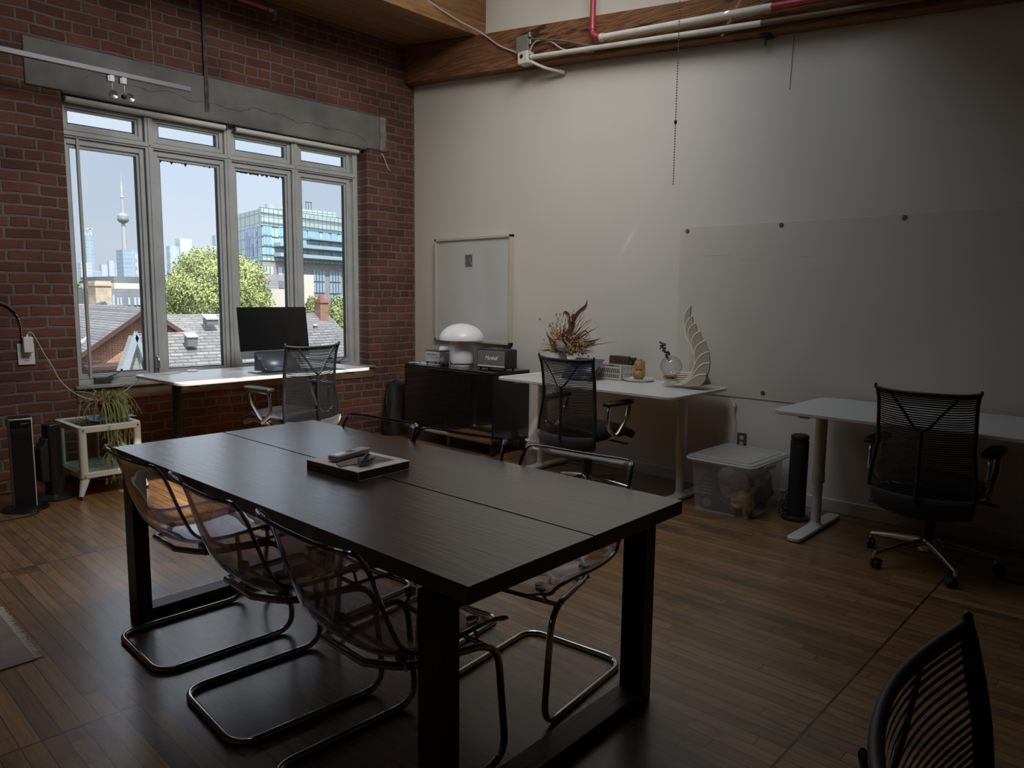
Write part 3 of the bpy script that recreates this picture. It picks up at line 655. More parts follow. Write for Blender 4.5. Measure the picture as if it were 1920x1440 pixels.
for o, (x, y, a, up, lab) in zip(chairs, OC):      # seat height set a little differently on each
    o.location = (x, y, 0); o.rotation_euler = (0, 0, a); o['label'] = lab
    if x < -3.5: up = -.018
    for c_ in kids(o):
        if not c_.name.startswith(('star_base', 'caster', 'gas_column')): c_.location.z += up
        if c_.name.startswith('gas_column'): c_.scale.z = 1 + up / .395 * 1.0

# ------------------------------------------------------------------ white desks
M_desk = mat('white_desk_laminate', (.55, .545, .52), .28, spec=.5)
M_desk_under = mat('desk_underframe', (.50, .50, .49), .45)
def desk(label, loc, rz, h, legm, L=1.6, D=.80):
    """long side along local x, front towards -y, origin at the middle of the footprint"""
    d = empty('desk', loc, rz, label, 'desk', 'white sit-stand desks')
    k = MB(); k.prism(rrect(-L / 2, L / 2, -D / 2, D / 2, .085, 8), h - .022, h); k.build('desktop', M_desk, d, bevel=.004, seg=3)
    for s in (-1, 1):
        x = s * (L / 2 - .15)
        k = MB(); k.cyl((x, 0, .36), .0345, h - .36 - .045, 24); k.cyl((x, 0, .30), .038, .065, 24); k.cyl((x, 0, .03), .0285, .30, 24); k.cyl((x, 0, .028), .042, .02, 24, r2=.030)
        lg = k.build('leg', legm, d, smooth=True)
        k = MB(); k.prism(rrect(x - .043, x + .043, -.35, .33, .04, 6), .004, .030); k.build('foot', legm, lg, bevel=.007, seg=3)
        k = MB(); k.box(x - .03, x + .03, -.30, .30, h - .047, h - .022); k.build('top_bracket', legm, lg, bevel=.004)
        MB().cyl((x - .034, 0, .52), .005, .003, 10, 'x').build('set_screw', M_black_pl, lg)
    k = MB(); k.box(-L / 2 + .15, L / 2 - .15, .10, .16, h - .055, h - .024); k.box(-L / 2 + .15, L / 2 - .15, -.16, -.10, h - .055, h - .024); k.build('under_frame', M_desk_under if legm is M_white_leg else legm, d)
    return d
M_white_leg = mat('white_leg_paint', (.60, .60, .58), .35)
M_black_leg = mat('black_leg_paint', (.015, .015, .016), .4)
ZD1, ZD = .785, .775
desk('white sit-stand desk with black legs under the window, computer on it', (-2.055, -.545, 0), .045, ZD1, M_black_leg, 1.66)
desk('white sit-stand desk along the white wall, dried flowers and sculpture on it', (-.455, -2.832, 0), -pi / 2, ZD, M_white_leg)
desk('bare white sit-stand desk at the right edge of the picture', (-.460, -5.085, 0), -pi / 2, ZD, M_white_leg)
# ------------------------------------------------------------------ black cabinet and what stands on it
M_blk = mat('black_matte_board', (.010, .010, .011), .5, spec=.4)
M_blkg = mat('black_high_gloss', (.008, .009, .009), .04, spec=.6, coat=.6)
SY0, SY1, SX0, SH = -1.655, -.450, -.500, .748
cb = empty('cabinet', (-.25, (SY0 + SY1) / 2, 0), 0, 'low black cabinet with two glossy doors in the corner by the brick wall', 'cabinet')
def wb(k, x0, x1, y0, y1, z0, z1): return k.box(x0 + .25, x1 + .25, y0 - (SY0 + SY1) / 2, y1 - (SY0 + SY1) / 2, z0, z1)
wb(MB(), SX0 + .02, -.02, SY0, SY1, .115, SH - .017).build('body', M_blk, cb, bevel=.001)
wb(MB(), SX0, -.018, SY0 - .002, SY1 + .002, SH - .016, SH).build('top', mat('black_glass_top', (.012, .012, .013), .12, spec=.5), cb, bevel=.001)
ym = (SY0 + SY1) / 2
for a, b_ in ((SY0 + .002, ym - .0015), (ym + .0015, SY1 - .002)): wb(MB(), SX0, SX0 + .019, a, b_, .118, SH - .019).build('door', M_blkg, cb, bevel=.001)
for y in (SY0 + .04, SY1 - .04, ym):
    for x in (SX0 + .05, -.06): wb(MB(), x - .02, x + .02, y - .02, y + .02, 0, .115).build('leg', M_blk, cb, bevel=.003)
# mushroom lamp
lm = empty('table_lamp', (-.285, -1.035, SH), 0, 'white mushroom-shaped table lamp on the black cabinet', 'lamp')
M_opal = mat('opal_white', (.80, .80, .82), .3, spec=.5)
k = MB(); k.lathe([(.085, .0), (.088, .004), (.088, .028), (.084, .030)], n=36); k.build('base_ring', M_opal, lm, smooth=True)
k = MB(); k.lathe([(.080, .030), (.100, .036), (.103, .05), (.103, .262)], n=40, cap=False); k.build('stem', M_opal, lm, smooth=True, solid=.003)
pr_ = [(.208 * cos(t), .258 + .145 * sin(t)) for t in [pi / 2 * i / 16 for i in range(17)]]; pr_[-1] = (.0005, pr_[-1][1])
k = MB(); k.lathe([(.200, .252), (.207, .250)] + pr_, n=48, cap=False); k.build('shade', M_opal, lm, smooth=True, solid=.003)
k = MB(); k.lathe([(.03, .16), (.045, .2), (.03, .24), (.001, .25)], n=16); k.build('bulb', mat('bulb_glass', (.7, .62, .5), .3), lm, smooth=True)
# amplifier speaker
am = empty('guitar_amp_speaker', (-.21, -1.425, SH), -pi / 2 + .10, 'black speaker with a woven grey front and white script lettering', 'speaker')
k = MB(); k.box(-.170, .170, -.085, .085, .012, .185); k.build('cabinet_body', mat('black_vinyl', (.014, .014, .016), .55, bump=.3, bscale=500), am, bevel=.012, seg=3)
M_grille = mat('woven_grille', (.19, .19, .165), .8, bump=.6, bscale=700, var=.12, vscale=220)
MB().box(-.156, .156, -.0885, -.07, .045, .172).build('grille', M_grille, am, bevel=.003)
MB().box(-.156, .156, -.0882, -.07, .026, .042).build('bottom_stripe', mat('cream_stripe', (.62, .62, .58), .4), am)
text('logo', 'Marshall', .050, mat('logo_white', (.85, .85, .85), .3), am, (0, -.0895, .105), (pi / 2, 0, 0), .0015, .35, spacing=.85)
k = MB(); k.box(-.09, .09, -.045, .045, .1845, .1865); k.build('control_plate', mat('brass_plate', (.35, .28, .15), .3, metal=1), am)
k = MB(); [k.cyl((x, 0, .186), .008, .012, 14) for x in (-.06, -.03, 0, .03, .06)]; k.build('knobs', M_alu, am, smooth=True)
for x in (-.14, .14):
    for y in (-.06, .06): MB().cyl((x, y, 0), .010, .013, 12).build('foot', M_black_pl, am)
# small printer with a roll of paper
pt_ = empty('label_printer', (-.255, -.655, SH), -pi / 2 + .12, 'small white label printer with a sheet sticking up beside the lamp', 'printer')
k = MB(); k.box(-.095, .095, -.075, .075, .018, .122); k.build('housing', mat('printer_shell', (.55, .56, .53), .45), pt_, bevel=.006)
MB().box(-.097, .097, -.077, .077, .122, .130).build('lid', mat('printer_lid', (.06, .06, .06), .4), pt_, bevel=.002)
k = MB(); k.box(-.075, .06, -.0768, -.07, .055, .105); k.build('front_panel', mat('printer_panel', (.42, .43, .40), .5), pt_)
MB().box(-.06, .05, -.0775, -.07, .090, .095).build('paper_slot', M_black_pl, pt_)
k = MB(); k.add([(-.02, .04, .128), (.09, .04, .128), (.095, .058, .165), (-.015, .058, .165)], [(0, 1, 2, 3)]); k.build('paper', mat('paper_white', (.75, .75, .73), .7), pt_, solid=.001)
for x in (-.08, .08):
    for y in (-.06, .06): MB().cyl((x, y, 0), .009, .02, 10).build('foot', M_black_pl, pt_)
# wooden ball, cable
k = MB(); k.sphere((0, 0, .042), .042, 22, 14, (1, 1, 1.0)); k.sphere((.052, .035, .020), .022, 14, 10, (1.5, .8, .8))
o = k.build('wooden_bird', mat('pale_wood', (.33, .25, .20), .5, var=.2, vscale=20), None, smooth=True); o.location = (-.33, -.835, SH)
tag(o, 'round pale wooden ornament between the printer and the lamp', 'ornament')
def cable(name, pts, r, m, label, cat='cable', n=7, steps=10, group=None):
    P = bez(pts, steps); k = MB(); k.tube(P, r, n); o = k.build(name, m, None, smooth=True); return tag(o, label, cat, group)
cable('power_cable', [(-.275, -.97, SH + .135), (-.16, -.92, SH + .14), (-.13, -.84, SH + .13), (-.16, -.79, SH + .08), (-.2, -.775, SH + .01), (-.16, -.80, SH + .004)], .003, M_black_pl, 'thin black cable looping up behind the lamp stem')
pc = MB(); pc.tube(bez([(-.46, -.47, SH + .006), (-.44, -.53, SH + .01), (-.43, -.60, SH + .006)], 8), .005, 8); pc.cbox((-.425, -.645, SH + .012), (.016, .06, .022)); pc.tube(bez([(-.42, -.68, SH + .008), (-.38, -.76, SH + .004), (-.30, -.80, SH + .003)], 8), .0025, 6)
tag(pc.build('charging_cable', M_white_pl, None, smooth=True), 'white charging cable with a plug lying on the left end of the cabinet', 'cable')
# black bag behind the cabinet
bg = MB(); random.seed(3)
def bagf(a, b_):
    t = a * 2 * pi; z = b_; r = (.15 - .05 * z) * (1 + .14 * noise.noise((cos(t) * 2, sin(t) * 2, z * 4)))
    if z > .99: r = .01
    return (r * cos(t) * 1.05, r * sin(t) * .75, z * .545)
bg.grid(bagf, 28, 16); o = bg.build('backpack', mat('black_nylon', (.010, .010, .012), .6, bump=.3, bscale=40), None, smooth=True); o.location = (-.395, -.17, 0)
tag(o, 'black soft bag slumped between the brick wall and the cabinet', 'bag')
k = MB(); k.tube(bez([(-.12, -.06, .12), (-.165, -.07, .30), (-.13, -.02, .42), (-.05, 0, .53), (.02, 0, .56)], 6), .012, 6, flat=.4); k.build('strap', mat('strap_black', (.02, .02, .022), .7), o)

# ------------------------------------------------------------------ on the wall
fr_ = empty('framed_print', (-.022, -.895, 1.465), 0, 'large pale framed print with a tiny picture in its upper middle', 'picture')
W_, H_ = .532, .507
M_frw = mat('pale_maple_frame', (.50, .46, .38), .5)
k = MB()
for (y0, y1, z0, z1) in ((-W_, W_, H_ - .024, H_), (-W_, W_, -H_, -H_ + .024), (-W_, -W_ + .024, -H_, H_), (W_ - .024, W_, -H_, H_)): k.box(-.022, .021, y0, y1, z0, z1)
k.build('frame', M_frw, fr_, bevel=.0015)
MB().box(-.004, .02, -W_ + .02, W_ - .02, -H_ + .02, H_ - .02).build('mat_board', mat('mat_board', (.60, .59, .56), .8), fr_)
MB().box(-.009, -.007, -W_ + .02, W_ - .02, -H_ + .02, H_ - .02).build('glazing', glassy('picture_glass', (.98, .98, .98), .08, 1.18), fr_)
py, pz = .045, .285
MB().box(-.0055, -.004, py - .068, py + .062, pz - .088, pz + .072).build('image_border', mat('image_border', (.55, .58, .45), .8), fr_)
# tiny image: dark ground, green leaf shape
ig = MB().box(-.0065, -.0055, py - .052, py + .048, pz - .062, pz + .055).build('image', mat('image_ground', (.09, .085, .085), .7, var=.4, vscale=30), fr_)
k = MB(); k.add([(-.0069, py + .048, pz + .05), (-.0069, py + .012, pz + .02), (-.0069, py + .002, pz - .004), (-.0069, py + .014, pz - .04), (-.0069, py + .048, pz - .058)], [(0, 1, 2, 3, 4)]); k.build('image_leaf', mat('image_green', (.16, .17, .03), .7, var=.5, vscale=60), ig)
k = MB(); k.tube(bez([(-.007, py - .045, pz + .045), (-.007, py - .022, pz + .005), (-.007, py - .045, pz - .045)], 6), .004, 5, flat=.4); k.build('image_stem', mat('image_pale', (.45, .47, .36), .7), ig)
# white panel screwed to the wall
wp = empty('whiteboard', (-.0005, -5.0, 1.32), 0, 'wide white panel screwed to the right-hand wall', 'whiteboard')
MB().box(-.005, 0, -2.2, 1.853, -.617, .615).build('panel', mat('white_panel', (.58, .545, .48), .38, spec=.4, var=.03, vscale=2), wp, bevel=.001)
for y, z in ((1.793, .588), (1.078, .592), (.313, .593), (1.146, -.569), (-.5, .592), (-.3, -.569)):
    k = MB(); k.cyl((-.005, y, z), .016, -.003, 18, 'x'); k.cyl((-.008, y, z), .009, -.003, 14, 'x'); k.build('screw', mat('screw_metal', (.28, .27, .24), .35, metal=.8), wp)
k = MB()
for (y, z, w, h) in ((1.55, .40, .22, .002), (1.3, .365, .12, .002), (.9, .375, .10, .0015)): k.box(-.0056, -.005, y - w / 2, y + w / 2, z, z + h)
k.build('scratch', mat('scratch_grey', (.30, .29, .27), .6), wp)
# sockets
so = empty('wall_socket', (-.001, -3.714, .389), 0, 'grey metal wall socket low on the white wall behind the box', 'socket')
MB().box(-.006, 0, -.036, .036, -.057, .057).build('cover_plate', mat('grey_plate', (.10, .095, .09), .4, metal=.3), so, bevel=.002)
for z in (-.02, .022): MB().cyl((-.009, 0, z), .016, .005, 16, 'x').build('receptacle', mat('receptacle_grey', (.45, .44, .42), .4), so)
s2 = empty('wall_socket', (-3.54, -.001, .977), 0, 'white wall socket with a charger plugged in, on the brick wall', 'socket')
MB().box(-.052, .052, -.012, 0, -.090, .060).build('cover_plate', M_white_pl, s2, bevel=.003)
k = MB(); k.box(-.018, .018, -.016, -.012, -.062, -.028); k.build('receptacle', mat('receptacle_white', (.6, .6, .58), .4), s2, bevel=.002)
k = MB()
for x in (-.007, .007): k.box(x - .0015, x + .0015, -.0165, -.0155, -.050, -.038)
k.cyl((0, -.0155, -.056), .0025, -.001, 8, 'y'); k.build('slots', M_black_pl, s2)
ch_ = empty('usb_charger', (-3.534, -.014, 1.016), 0, 'white block charger plugged into the socket on the brick wall', 'charger')
MB().box(-.030, .030, -.052, 0, -.040, .070).build('charger_body', mat('charger_white', (.75, .75, .76), .3), ch_, bevel=.006, seg=3)
MB().box(-.006, .006, -.034, -.020, .070, .085).build('plug', M_white_pl, ch_)
# armoured conduit down to the socket, thin white cable across to the desk
M_arm = nodes('armoured_conduit')
def m_flex():
    m, N, L, out = M_arm; b = N.new('ShaderNodeBsdfPrincipled'); b.inputs['Metallic'].default_value = .7; b.inputs['Roughness'].default_value = .45; b.inputs['Base Color'].default_value = (.20, .17, .15, 1)
    tc = N.new('ShaderNodeTexCoord'); w = N.new('ShaderNodeTexWave'); w.bands_direction = 'DIAGONAL'; w.inputs['Scale'].default_value = 40; L.new(tc.outputs['Object'], w.inputs[0])
    bp = N.new('ShaderNodeBump'); bp.inputs['Strength'].default_value = .9; bp.inputs['Distance'].default_value = .004; L.new(w.outputs['Fac'], bp.inputs['Height']); L.new(bp.outputs[0], b.inputs['Normal']); L.new(b.outputs[0], out.inputs[0]); return m
M_flex = m_flex()
cable('conduit', [(-3.98, -.012, 1.335), (-3.80, -.012, 1.338), (-3.671, -.012, 1.323), (-3.60, -.012, 1.275), (-3.562, -.012, 1.19), (-3.556, -.012, 1.10), (-3.556, -.012, 1.038)], .0075, M_flex, 'grey armoured conduit curving down the brick wall to the socket', 'conduit', 8)
cable('charging_cable', [(-3.534, -.042, 1.10), (-3.525, -.05, 1.118), (-3.505, -.05, 1.112), (-3.47, -.05, 1.04), (-3.44, -.06, .96), (-3.405, -.08, .88), (-3.36, -.12, .76), (-3.27, -.16, .66), (-3.14, -.19, .612), (-3.02, -.2, .64), (-2.90, -.22, .72), (-2.84, -.25, .79), (-2.78, -.33, .7905), (-2.62, -.26, .7885), (-2.53, -.235, .7885)], .0028, mat('cable_white', (.62, .58, .52), .5), 'long thin white cable sagging from the charger to the window desk')
# thin stray wire by the lintel
cable('loose_wire', [(-.415, -.006, 2.80), (-.40, -.02, 2.76), (-.385, -.03, 2.71), (-.36, -.035, 2.66), (-.335, -.03, 2.64)], .003, M_white_pl, 'short white wire end hanging from the brick wall near the lintel', 'wire')

# ------------------------------------------------------------------ pipes, boxes and lights overhead
def bz(y, up=0): return 3.527 + .0955 * y + up
M_pipe_w = mat('pipe_white_paint', (.55, .53, .47), .45, var=.1, vscale=10)
M_pipe_r = mat('pipe_red_paint', (.36, .03, .05), .35)
jb = empty('junction_box', (-.175, -1.70, bz(-1.70) + .045), 0, 'white painted pipe box at the left end of the pale pipes on the beam', 'box')
k = MB(); k.box(-.045, .045, -.055, .055, -.05, .05); k.build('box', M_pipe_w, jb, bevel=.006)
MB().cyl((-.0465, .010, .01), .018, .003, 14, 'x').build('hole', M_black_pl, jb)
eb = empty('electrical_box', (-.155, -1.66, bz(-1.66) + .165), 0, 'grey steel switch box on the beam above the white pipe box', 'box')
MB().box(-.025, .025, -.07, .07, -.07, .07).build('steel_box', mat('grey_steel', (.26, .26, .25), .45, metal=.5), eb, bevel=.003)
k = MB(); k.cyl((-.02, -.08, .04), .014, .04, 10); k.cyl((-.02, -.085, -.02), .014, .04, 10); k.build('connector', mat('galvanised', (.20, .19, .18), .5, metal=.7), eb)
k = MB(); P0 = (-.175, -1.755, bz(-1.755) + .05); P1 = (-.165, -3.78, 3.155 + .055)
k.tube([P0, P1], .019, 14); k.lathe([(.024, 0), (.024, .03)], P0, 14, True, 'y'); tag(k.build('lower_pipe', M_pipe_w, None, smooth=True), 'lower of the two pale pipes along the beam, coming out of the white box', 'pipe')
k = MB(); Q0 = (-.20, -2.50, 3.395); Q1 = (-.19, -3.86, 3.285)
k.tube([Q0, Q1], .024, 14); k.tube([Q0, (-.20, -2.53, 3.392)], .030, 14); tag(k.build('upper_pipe', M_pipe_w, None, smooth=True), 'upper pale pipe along the beam, joined to the red elbow', 'pipe')
k = MB(); k.tube(fillet([(-.20, -2.42, 4.3), (-.20, -2.42, 3.43), (-.20, -2.50, 3.395)], .05), .023, 14); k.tube([(-.2, -2.42, 3.50), (-.2, -2.42, 3.47)], .028, 14)
tag(k.build('red_drop_pipe', M_pipe_r, None, smooth=True), 'red pipe dropping from above to an elbow in front of the beam', 'pipe')
k = MB(); k.tube([(-.19, -3.86, 3.285), (-.18, -6.5, 3.05)], .024, 12); tag(k.build('red_sprinkler_pipe', M_pipe_r, None, smooth=True), 'red pipe running on along the beam at the top right', 'pipe')
k = MB(); k.tube([(-.165, -3.78, 3.21), (-.16, -6.5, 2.96)], .017, 12); tag(k.build('brown_pipe', mat('brown_pipe', (.12, .07, .04), .6), None, smooth=True), 'brown painted pipe along the beam under the red pipe', 'pipe')
k = MB(); k.tube(bez([(-.175, -1.75, bz(-1.75) + .02), (-.12, -1.86, bz(-1.86) - .03), (-.06, -1.96, bz(-1.96) - .055), (-.02, -2.0, bz(-2) - .06)], 5), .013, 10); k.tube([(-.05, -1.97, bz(-1.97) - .055), (-.02, -2.0, bz(-2) - .065)], .018, 8)
tag(k.build('short_pipe', M_pipe_w, None, smooth=True), 'short white pipe leaving the white box towards the wall', 'pipe')
cable('armoured_cable', [(-.17, -1.75, bz(-1.75) + .20), (-.165, -2.1, bz(-2.1) + .14), (-.15, -2.5, bz(-2.5) + .05), (-.15, -3.0, bz(-3.0) + .035), (-.15, -3.6, bz(-3.6) + .03), (-.15, -4.3, bz(-4.3) + .06), (-.15, -5.2, bz(-5.2) + .12), (-.15, -6.4, bz(-6.4) + .2)], .009, M_flex, 'ribbed metal cable running under the pipes along the beam')
cable('grey_cable', [(-1.35, -1.03, 4.05), (-.90, -1.025, 3.95), (-.45, -1.06, 3.83), (-.17, -1.15, 3.745), (-.145, -1.35, 3.60), (-.145, -1.55, 3.50), (-.16, -1.655, 3.44)], .007, mat('grey_cable', (.40, .40, .40), .4), 'grey cable stapled across the boards down to the white box')
cable('looped_cable', [(-.17, -1.73, bz(-1.73) + .08), (-.17, -1.80, bz(-1.8) + .17), (-.165, -1.95, bz(-1.95) + .16), (-.16, -2.12, bz(-2.12) + .07), (-.15, -2.4, bz(-2.4) + .025)], .006, mat('grey_cable', (.4, .4, .4), .4), 'thin grey cable looping from the steel box over the pale pipe')
# red sprinkler pipe at the top left, near the brick wall
rp = empty('sprinkler_pipe', (-1.9, -.2, 3.77), 0, 'red sprinkler pipe with a metal head at the top near the brick wall', 'pipe')
k = MB(); k.tube([(-1.6, 0, .03), (.205, 0, -.015)], .022, 12); k.build('red_pipe', M_pipe_r, rp, smooth=True)
k = MB(); k.tube(fillet([(.19, 0, -.015), (.245, 0, -.016), (.25, 0, -.05)], .03), .027, 12); k.lathe([(.02, -.045), (.02, -.06), (.010, -.065), (.010, -.085), (.022, -.087), (.022, -.09)], (.25, 0, 0), 14); k.build('sprinkler_head', mat('galvanised', (.20, .19, .18), .5, metal=.7), rp, smooth=True)
# round fitting above the beam
k = MB(); k.sphere((0, 0, 0), .09, 20, 12, (1, 1, .5)); o = k.build('smoke_detector', mat('detector', (.30, .30, .30), .5), None, smooth=True); o.location = (-.10, -1.98, 4.075)
tag(o, 'small round grey fitting high on the white wall above the beam', 'detector')
# beaded pull chain
pcn = empty('pull_chain', (-1.0, -3.667, 2.092), 0, 'black beaded pull chain hanging in front of the white wall', 'chain')
k = MB(); n = 130
for i in range(n):
    k.sphere((.0, -.0, i * .0155), .0042, 6, 4)
k.tube([(0, 0, 0), (0, 0, 2.3)], .0011, 5); k.build('beads', mat('chain_black', (.012, .012, .012), .4, metal=.3), pcn)
MB().sphere((0, 0, .36), .009, 10, 6, (1, 1, 1.6)).build('connector', M_dark_metal, pcn)
cable('thin_cord', [(-.004, -3.935, 3.14), (-.004, -3.93, 2.95), (-.004, -3.925, 2.80)], .0018, mat('cord_brown', (.16, .12, .10), .7), 'hair-thin brown cord hanging down the white wall below the beam', 'cord')
# track light
tk = empty('track_light', (-2.445, -.35, 2.93), 0, 'grey ceiling track with two small clear spotlights before the window', 'light')
k = MB(); k.box(-1.75, 0, -.017, .017, -.018, .018); k.build('track', mat('track_grey', (.15, .155, .18), .4, metal=.2), tk, bevel=.003)
k = MB(); k.tube([(-.262, 0, .018), (-.262, 0, .912)], .0018, 6); k.tube([(-1.5, 0, .018), (-1.5, 0, .912)], .0018, 6); k.build('suspension_wire', M_alu, tk)
for x in (-.555, -.475):
    hd_ = empty('spotlight', (x, 0, -.018)); hd_.parent = tk
    k = MB(); k.box(-.014, .020, -.016, .016, -.045, 0); k.box(-.026, -.014, -.016, .016, -.045, -.006); k.tube([(.006, 0, -.045), (.006, 0, -.115)], .005, 8); k.build('adapter', mat('adapter_silver', (.30, .30, .32), .35, metal=.4), hd_, bevel=.002)
    k = MB(); k.lathe([(.012, 0), (.016, .02), (.018, .03)], (0, 0, 0), 16, True, 'y'); o = k.build('lamp_holder', M_dark_metal, hd_, smooth=True); o.location = (.008, -.005, -.125)
    k = MB(); k.lathe([(.012, 0), (.026, -.018), (.030, -.026), (.028, -.03), (.001, -.024)], (0, 0, 0), 22, False, 'y'); o = k.build('glass_reflector', mat('facetted_glass', (.16, .15, .15), .2, metal=.5), hd_, smooth=True); o.location = (.012 + (.02 if x > -.5 else -.01), -.006, -.135)
# ------------------------------------------------------------------ things on the window desk
cpt = empty('desktop_computer', (-1.865, -.43, ZD1), .03, 'all-in-one computer with a dark screen and silver chin on the window desk', 'computer')
T_ = Matrix.Translation((0, 0, .30)) @ Matrix.Rotation(RAD(-7), 4, 'X')
k = MB(); k.M = T_; k.prism(rrect(-.315, .315, -.145, .212, .012, 4), -.018, -.008, 'y'); k.build('screen', mat('screen_glass', (.006, .006, .007), .06, spec=.5), cpt)
k = MB(); k.M = T_; k.prism(rrect(-.315, .315, -.205, -.145, .012, 4), -.018, -.006, 'y'); k.build('chin', mat('silver_chin', (.42, .43, .45), .35, metal=.6), cpt)
k = MB(); k.M = T_; k.prism(rrect(-.314, .314, -.204, .211, .012, 4), -.008, 0, 'y'); k.prism(rrect(-.22, .22, -.15, .15, .09, 6), -.002, .035, 'y'); k.build('back_shell', M_alu, cpt, bevel=.003)
k = MB(); k.add([(-.095, .03, .32), (.095, .03, .32), (.095, .09, .004), (-.095, .09, .004)], [(0, 1, 2, 3)]); k.add([(-.095, -.09, .004), (.095, -.09, .004), (.095, .09, .004), (-.095, .09, .004)], [(0, 1, 2, 3)]); k.build('stand', M_alu, cpt, solid=.006)
dm = MB().box(-.36, .36, -.15, .15, 0, .003).build('desk_mat', mat('green_felt', (.05, .115, .105), .8), None); dm.location = (-1.83, -.74, ZD1); dm.rotation_euler = (0, 0, .045)
tag(dm, 'dark green desk mat in front of the computer', 'mat')
kb = empty('keyboard', (-2.03, -.62, ZD1 + .003), .045, 'slim white keyboard on the green mat, half behind the grey stand', 'keyboard')
MB().box(-.14, .14, -.055, .055, 0, .007).build('keyboard_body', M_alu, kb, bevel=.003)
k = MB(); [k.box(-.134 + i * .0193, -.134 + i * .0193 + .0168, -.048 + j * .0195, -.048 + j * .0195 + .0168, .007, .009) for i in range(14) for j in range(5)]; k.build('keys', M_white_pl, kb)
def stand(label, loc, rz, w, m, cheeks=True):
    o = empty('laptop_stand', loc, rz, label, 'stand')
    P = fillet([(0, .10, .155), (0, -.085, .03), (0, -.085, .004), (0, .11, .004)], .02, 5)
    k = MB()
    for a, b_ in zip(P, P[1:]): k.quad((-w / 2, a.y, a.z), (w / 2, a.y, a.z), (w / 2, b_.y, b_.z), (-w / 2, b_.y, b_.z))
    k.build('bent_sheet', m, o, solid=.006, smooth=True)
    for s in (-1, 1) if cheeks else (): MB().prism([(-.08, .006), (.108, .006), (.10, .148)], s * w / 2 - .002, s * w / 2 + .002, 'x').build('side_cheek', mat('side_cheek_dark', (.05, .055, .055), .45, metal=.4), o)
    return o
stand('grey metal wedge laptop stand in front of the dark computer screen', (-1.955, -.66, ZD1 + .003), .02, .30, mat('space_grey', (.15, .17, .21), .35, metal=.5))
pk = empty('wireless_charger', (-2.465, -.225, ZD1), 0, 'small white charging puck at the left of the window desk', 'charger')
k = MB(); k.lathe([(.036, 0), (.042, .003), (.042, .008), (.038, .011)], n=28); k.build('puck', M_white_pl, pk, smooth=True)
cable('cord', [(-2.50, -.235, ZD1 + .004), (-2.56, -.22, ZD1 + .004), (-2.60, -.30, ZD1 + .004), (-2.70, -.36, ZD1 + .004), (-2.76, -.33, ZD1 + .004)], .0022, mat('cord_grey', (.35, .35, .35), .5), 'thin grey cord trailing from the charging puck on the window desk', 'cable')
# ------------------------------------------------------------------ glass-topped steel cart with plant
M_cart = mat('cream_steel', (.62, .60, .53), .35)
ct = empty('side_table', (-3.215, -.365, 0), .03, 'cream metal and glass side table with splayed legs by the brick wall', 'side table')
hx, hy, zt, zb = .205, .250, .495, .175
def ring(z0, z1, t=.036):
    k = MB(); o_ = rrect(-hx, hx, -hy, hy, .035, 5)
    n = len(o_); inn = [(x * (hx - t) / hx, y * (hy - t) / hy) for x, y in o_]
    vs = [(x, y, z0) for x, y in o_] + [(x, y, z1) for x, y in o_] + [(x, y, z0) for x, y in inn] + [(x, y, z1) for x, y in inn]
    fs = []
    for i in range(n):
        j = (i + 1) % n; fs += [(i, j, n + j, n + i), (2 * n + j, 2 * n + i, 3 * n + i, 3 * n + j), (n + i, n + j, 3 * n + j, 3 * n + i), (j, i, 2 * n + i, 2 * n + j)]
    return k.add(vs, fs)
ring(zt - .042, zt).build('top_rim', M_cart, ct, bevel=.003)
ring(zb - .036, zb).build('bottom_rim', M_cart, ct, bevel=.003)
M_cglass = glassy('cart_glass', (.82, .90, .88), .0, 1.5)
MB().box(-hx + .03, hx - .03, -hy + .03, hy - .03, zt - .010, zt - .004).build('glass_top', M_cglass, ct)
MB().box(-hx + .03, hx - .03, -hy + .03, hy - .03, zb - .012, zb - .006).build('glass_shelf', mat('frosted_glass_shelf', (.40, .50, .47), .3), ct)
for sx in (-1, 1):
    for sy in (-1, 1):
        k = MB(); k.prism(rrect(sx * (hx - .028) - .026, sx * (hx - .028) + .026, sy * (hy - .028) - .026, sy * (hy - .028) + .026, .022, 4), zb - .036, zt - .02); k.build('corner_post', M_cart, ct, bevel=.002)
        k = MB(); a = Vector((sx * (hx - .04), sy * (hy - .04), zb - .03)); e_ = Vector((sx * (hx + .010), sy * (hy + .012), .022))
        k.tube([a, e_], [.034, .015], 12, flat=1.0); k.build('leg', M_cart, ct, smooth=True)
        MB().cyl((e_.x, e_.y, 0), .014, .022, 12, r2=.009).build('foot', M_chrome, ct)
        k = MB(); k.cyl((sx * (hx - .028), sy * (hy + .001), zt - .022), .006, -.004 * -sy, 10, 'y'); k.cyl((sx * (hx - .028), sy * (hy + .001), zb - .018), .006, .004 * sy, 10, 'y'); k.build('screw', M_chrome, ct)
MB().box(-hx + .03, -hx + .036, -hy + .05, hy - .05, zb, zt - .04).build('side_glass', M_cglass, ct)
MB().box(hx - .036, hx - .03, -hy + .05, hy - .05, zb, zt - .04).build('side_glass', M_cglass, ct)
MB().box(-hx + .05, hx - .05, -hy + .03, -hy + .036, zb, zt - .04).build('door_glass', M_cglass, ct)
k = MB(); k.cyl((.0, -hy + .012, .335), .016, .016, 16, 'y'); k.build('door_knob', M_chrome, ct, smooth=True)
k = MB(); k.box(.06, .066, hy - .06, hy - .02, zb, zt - .04); k.box(-.02, -.014, hy - .06, hy - .02, zb, zt - .04); k.build('inner_upright', M_cart, ct)
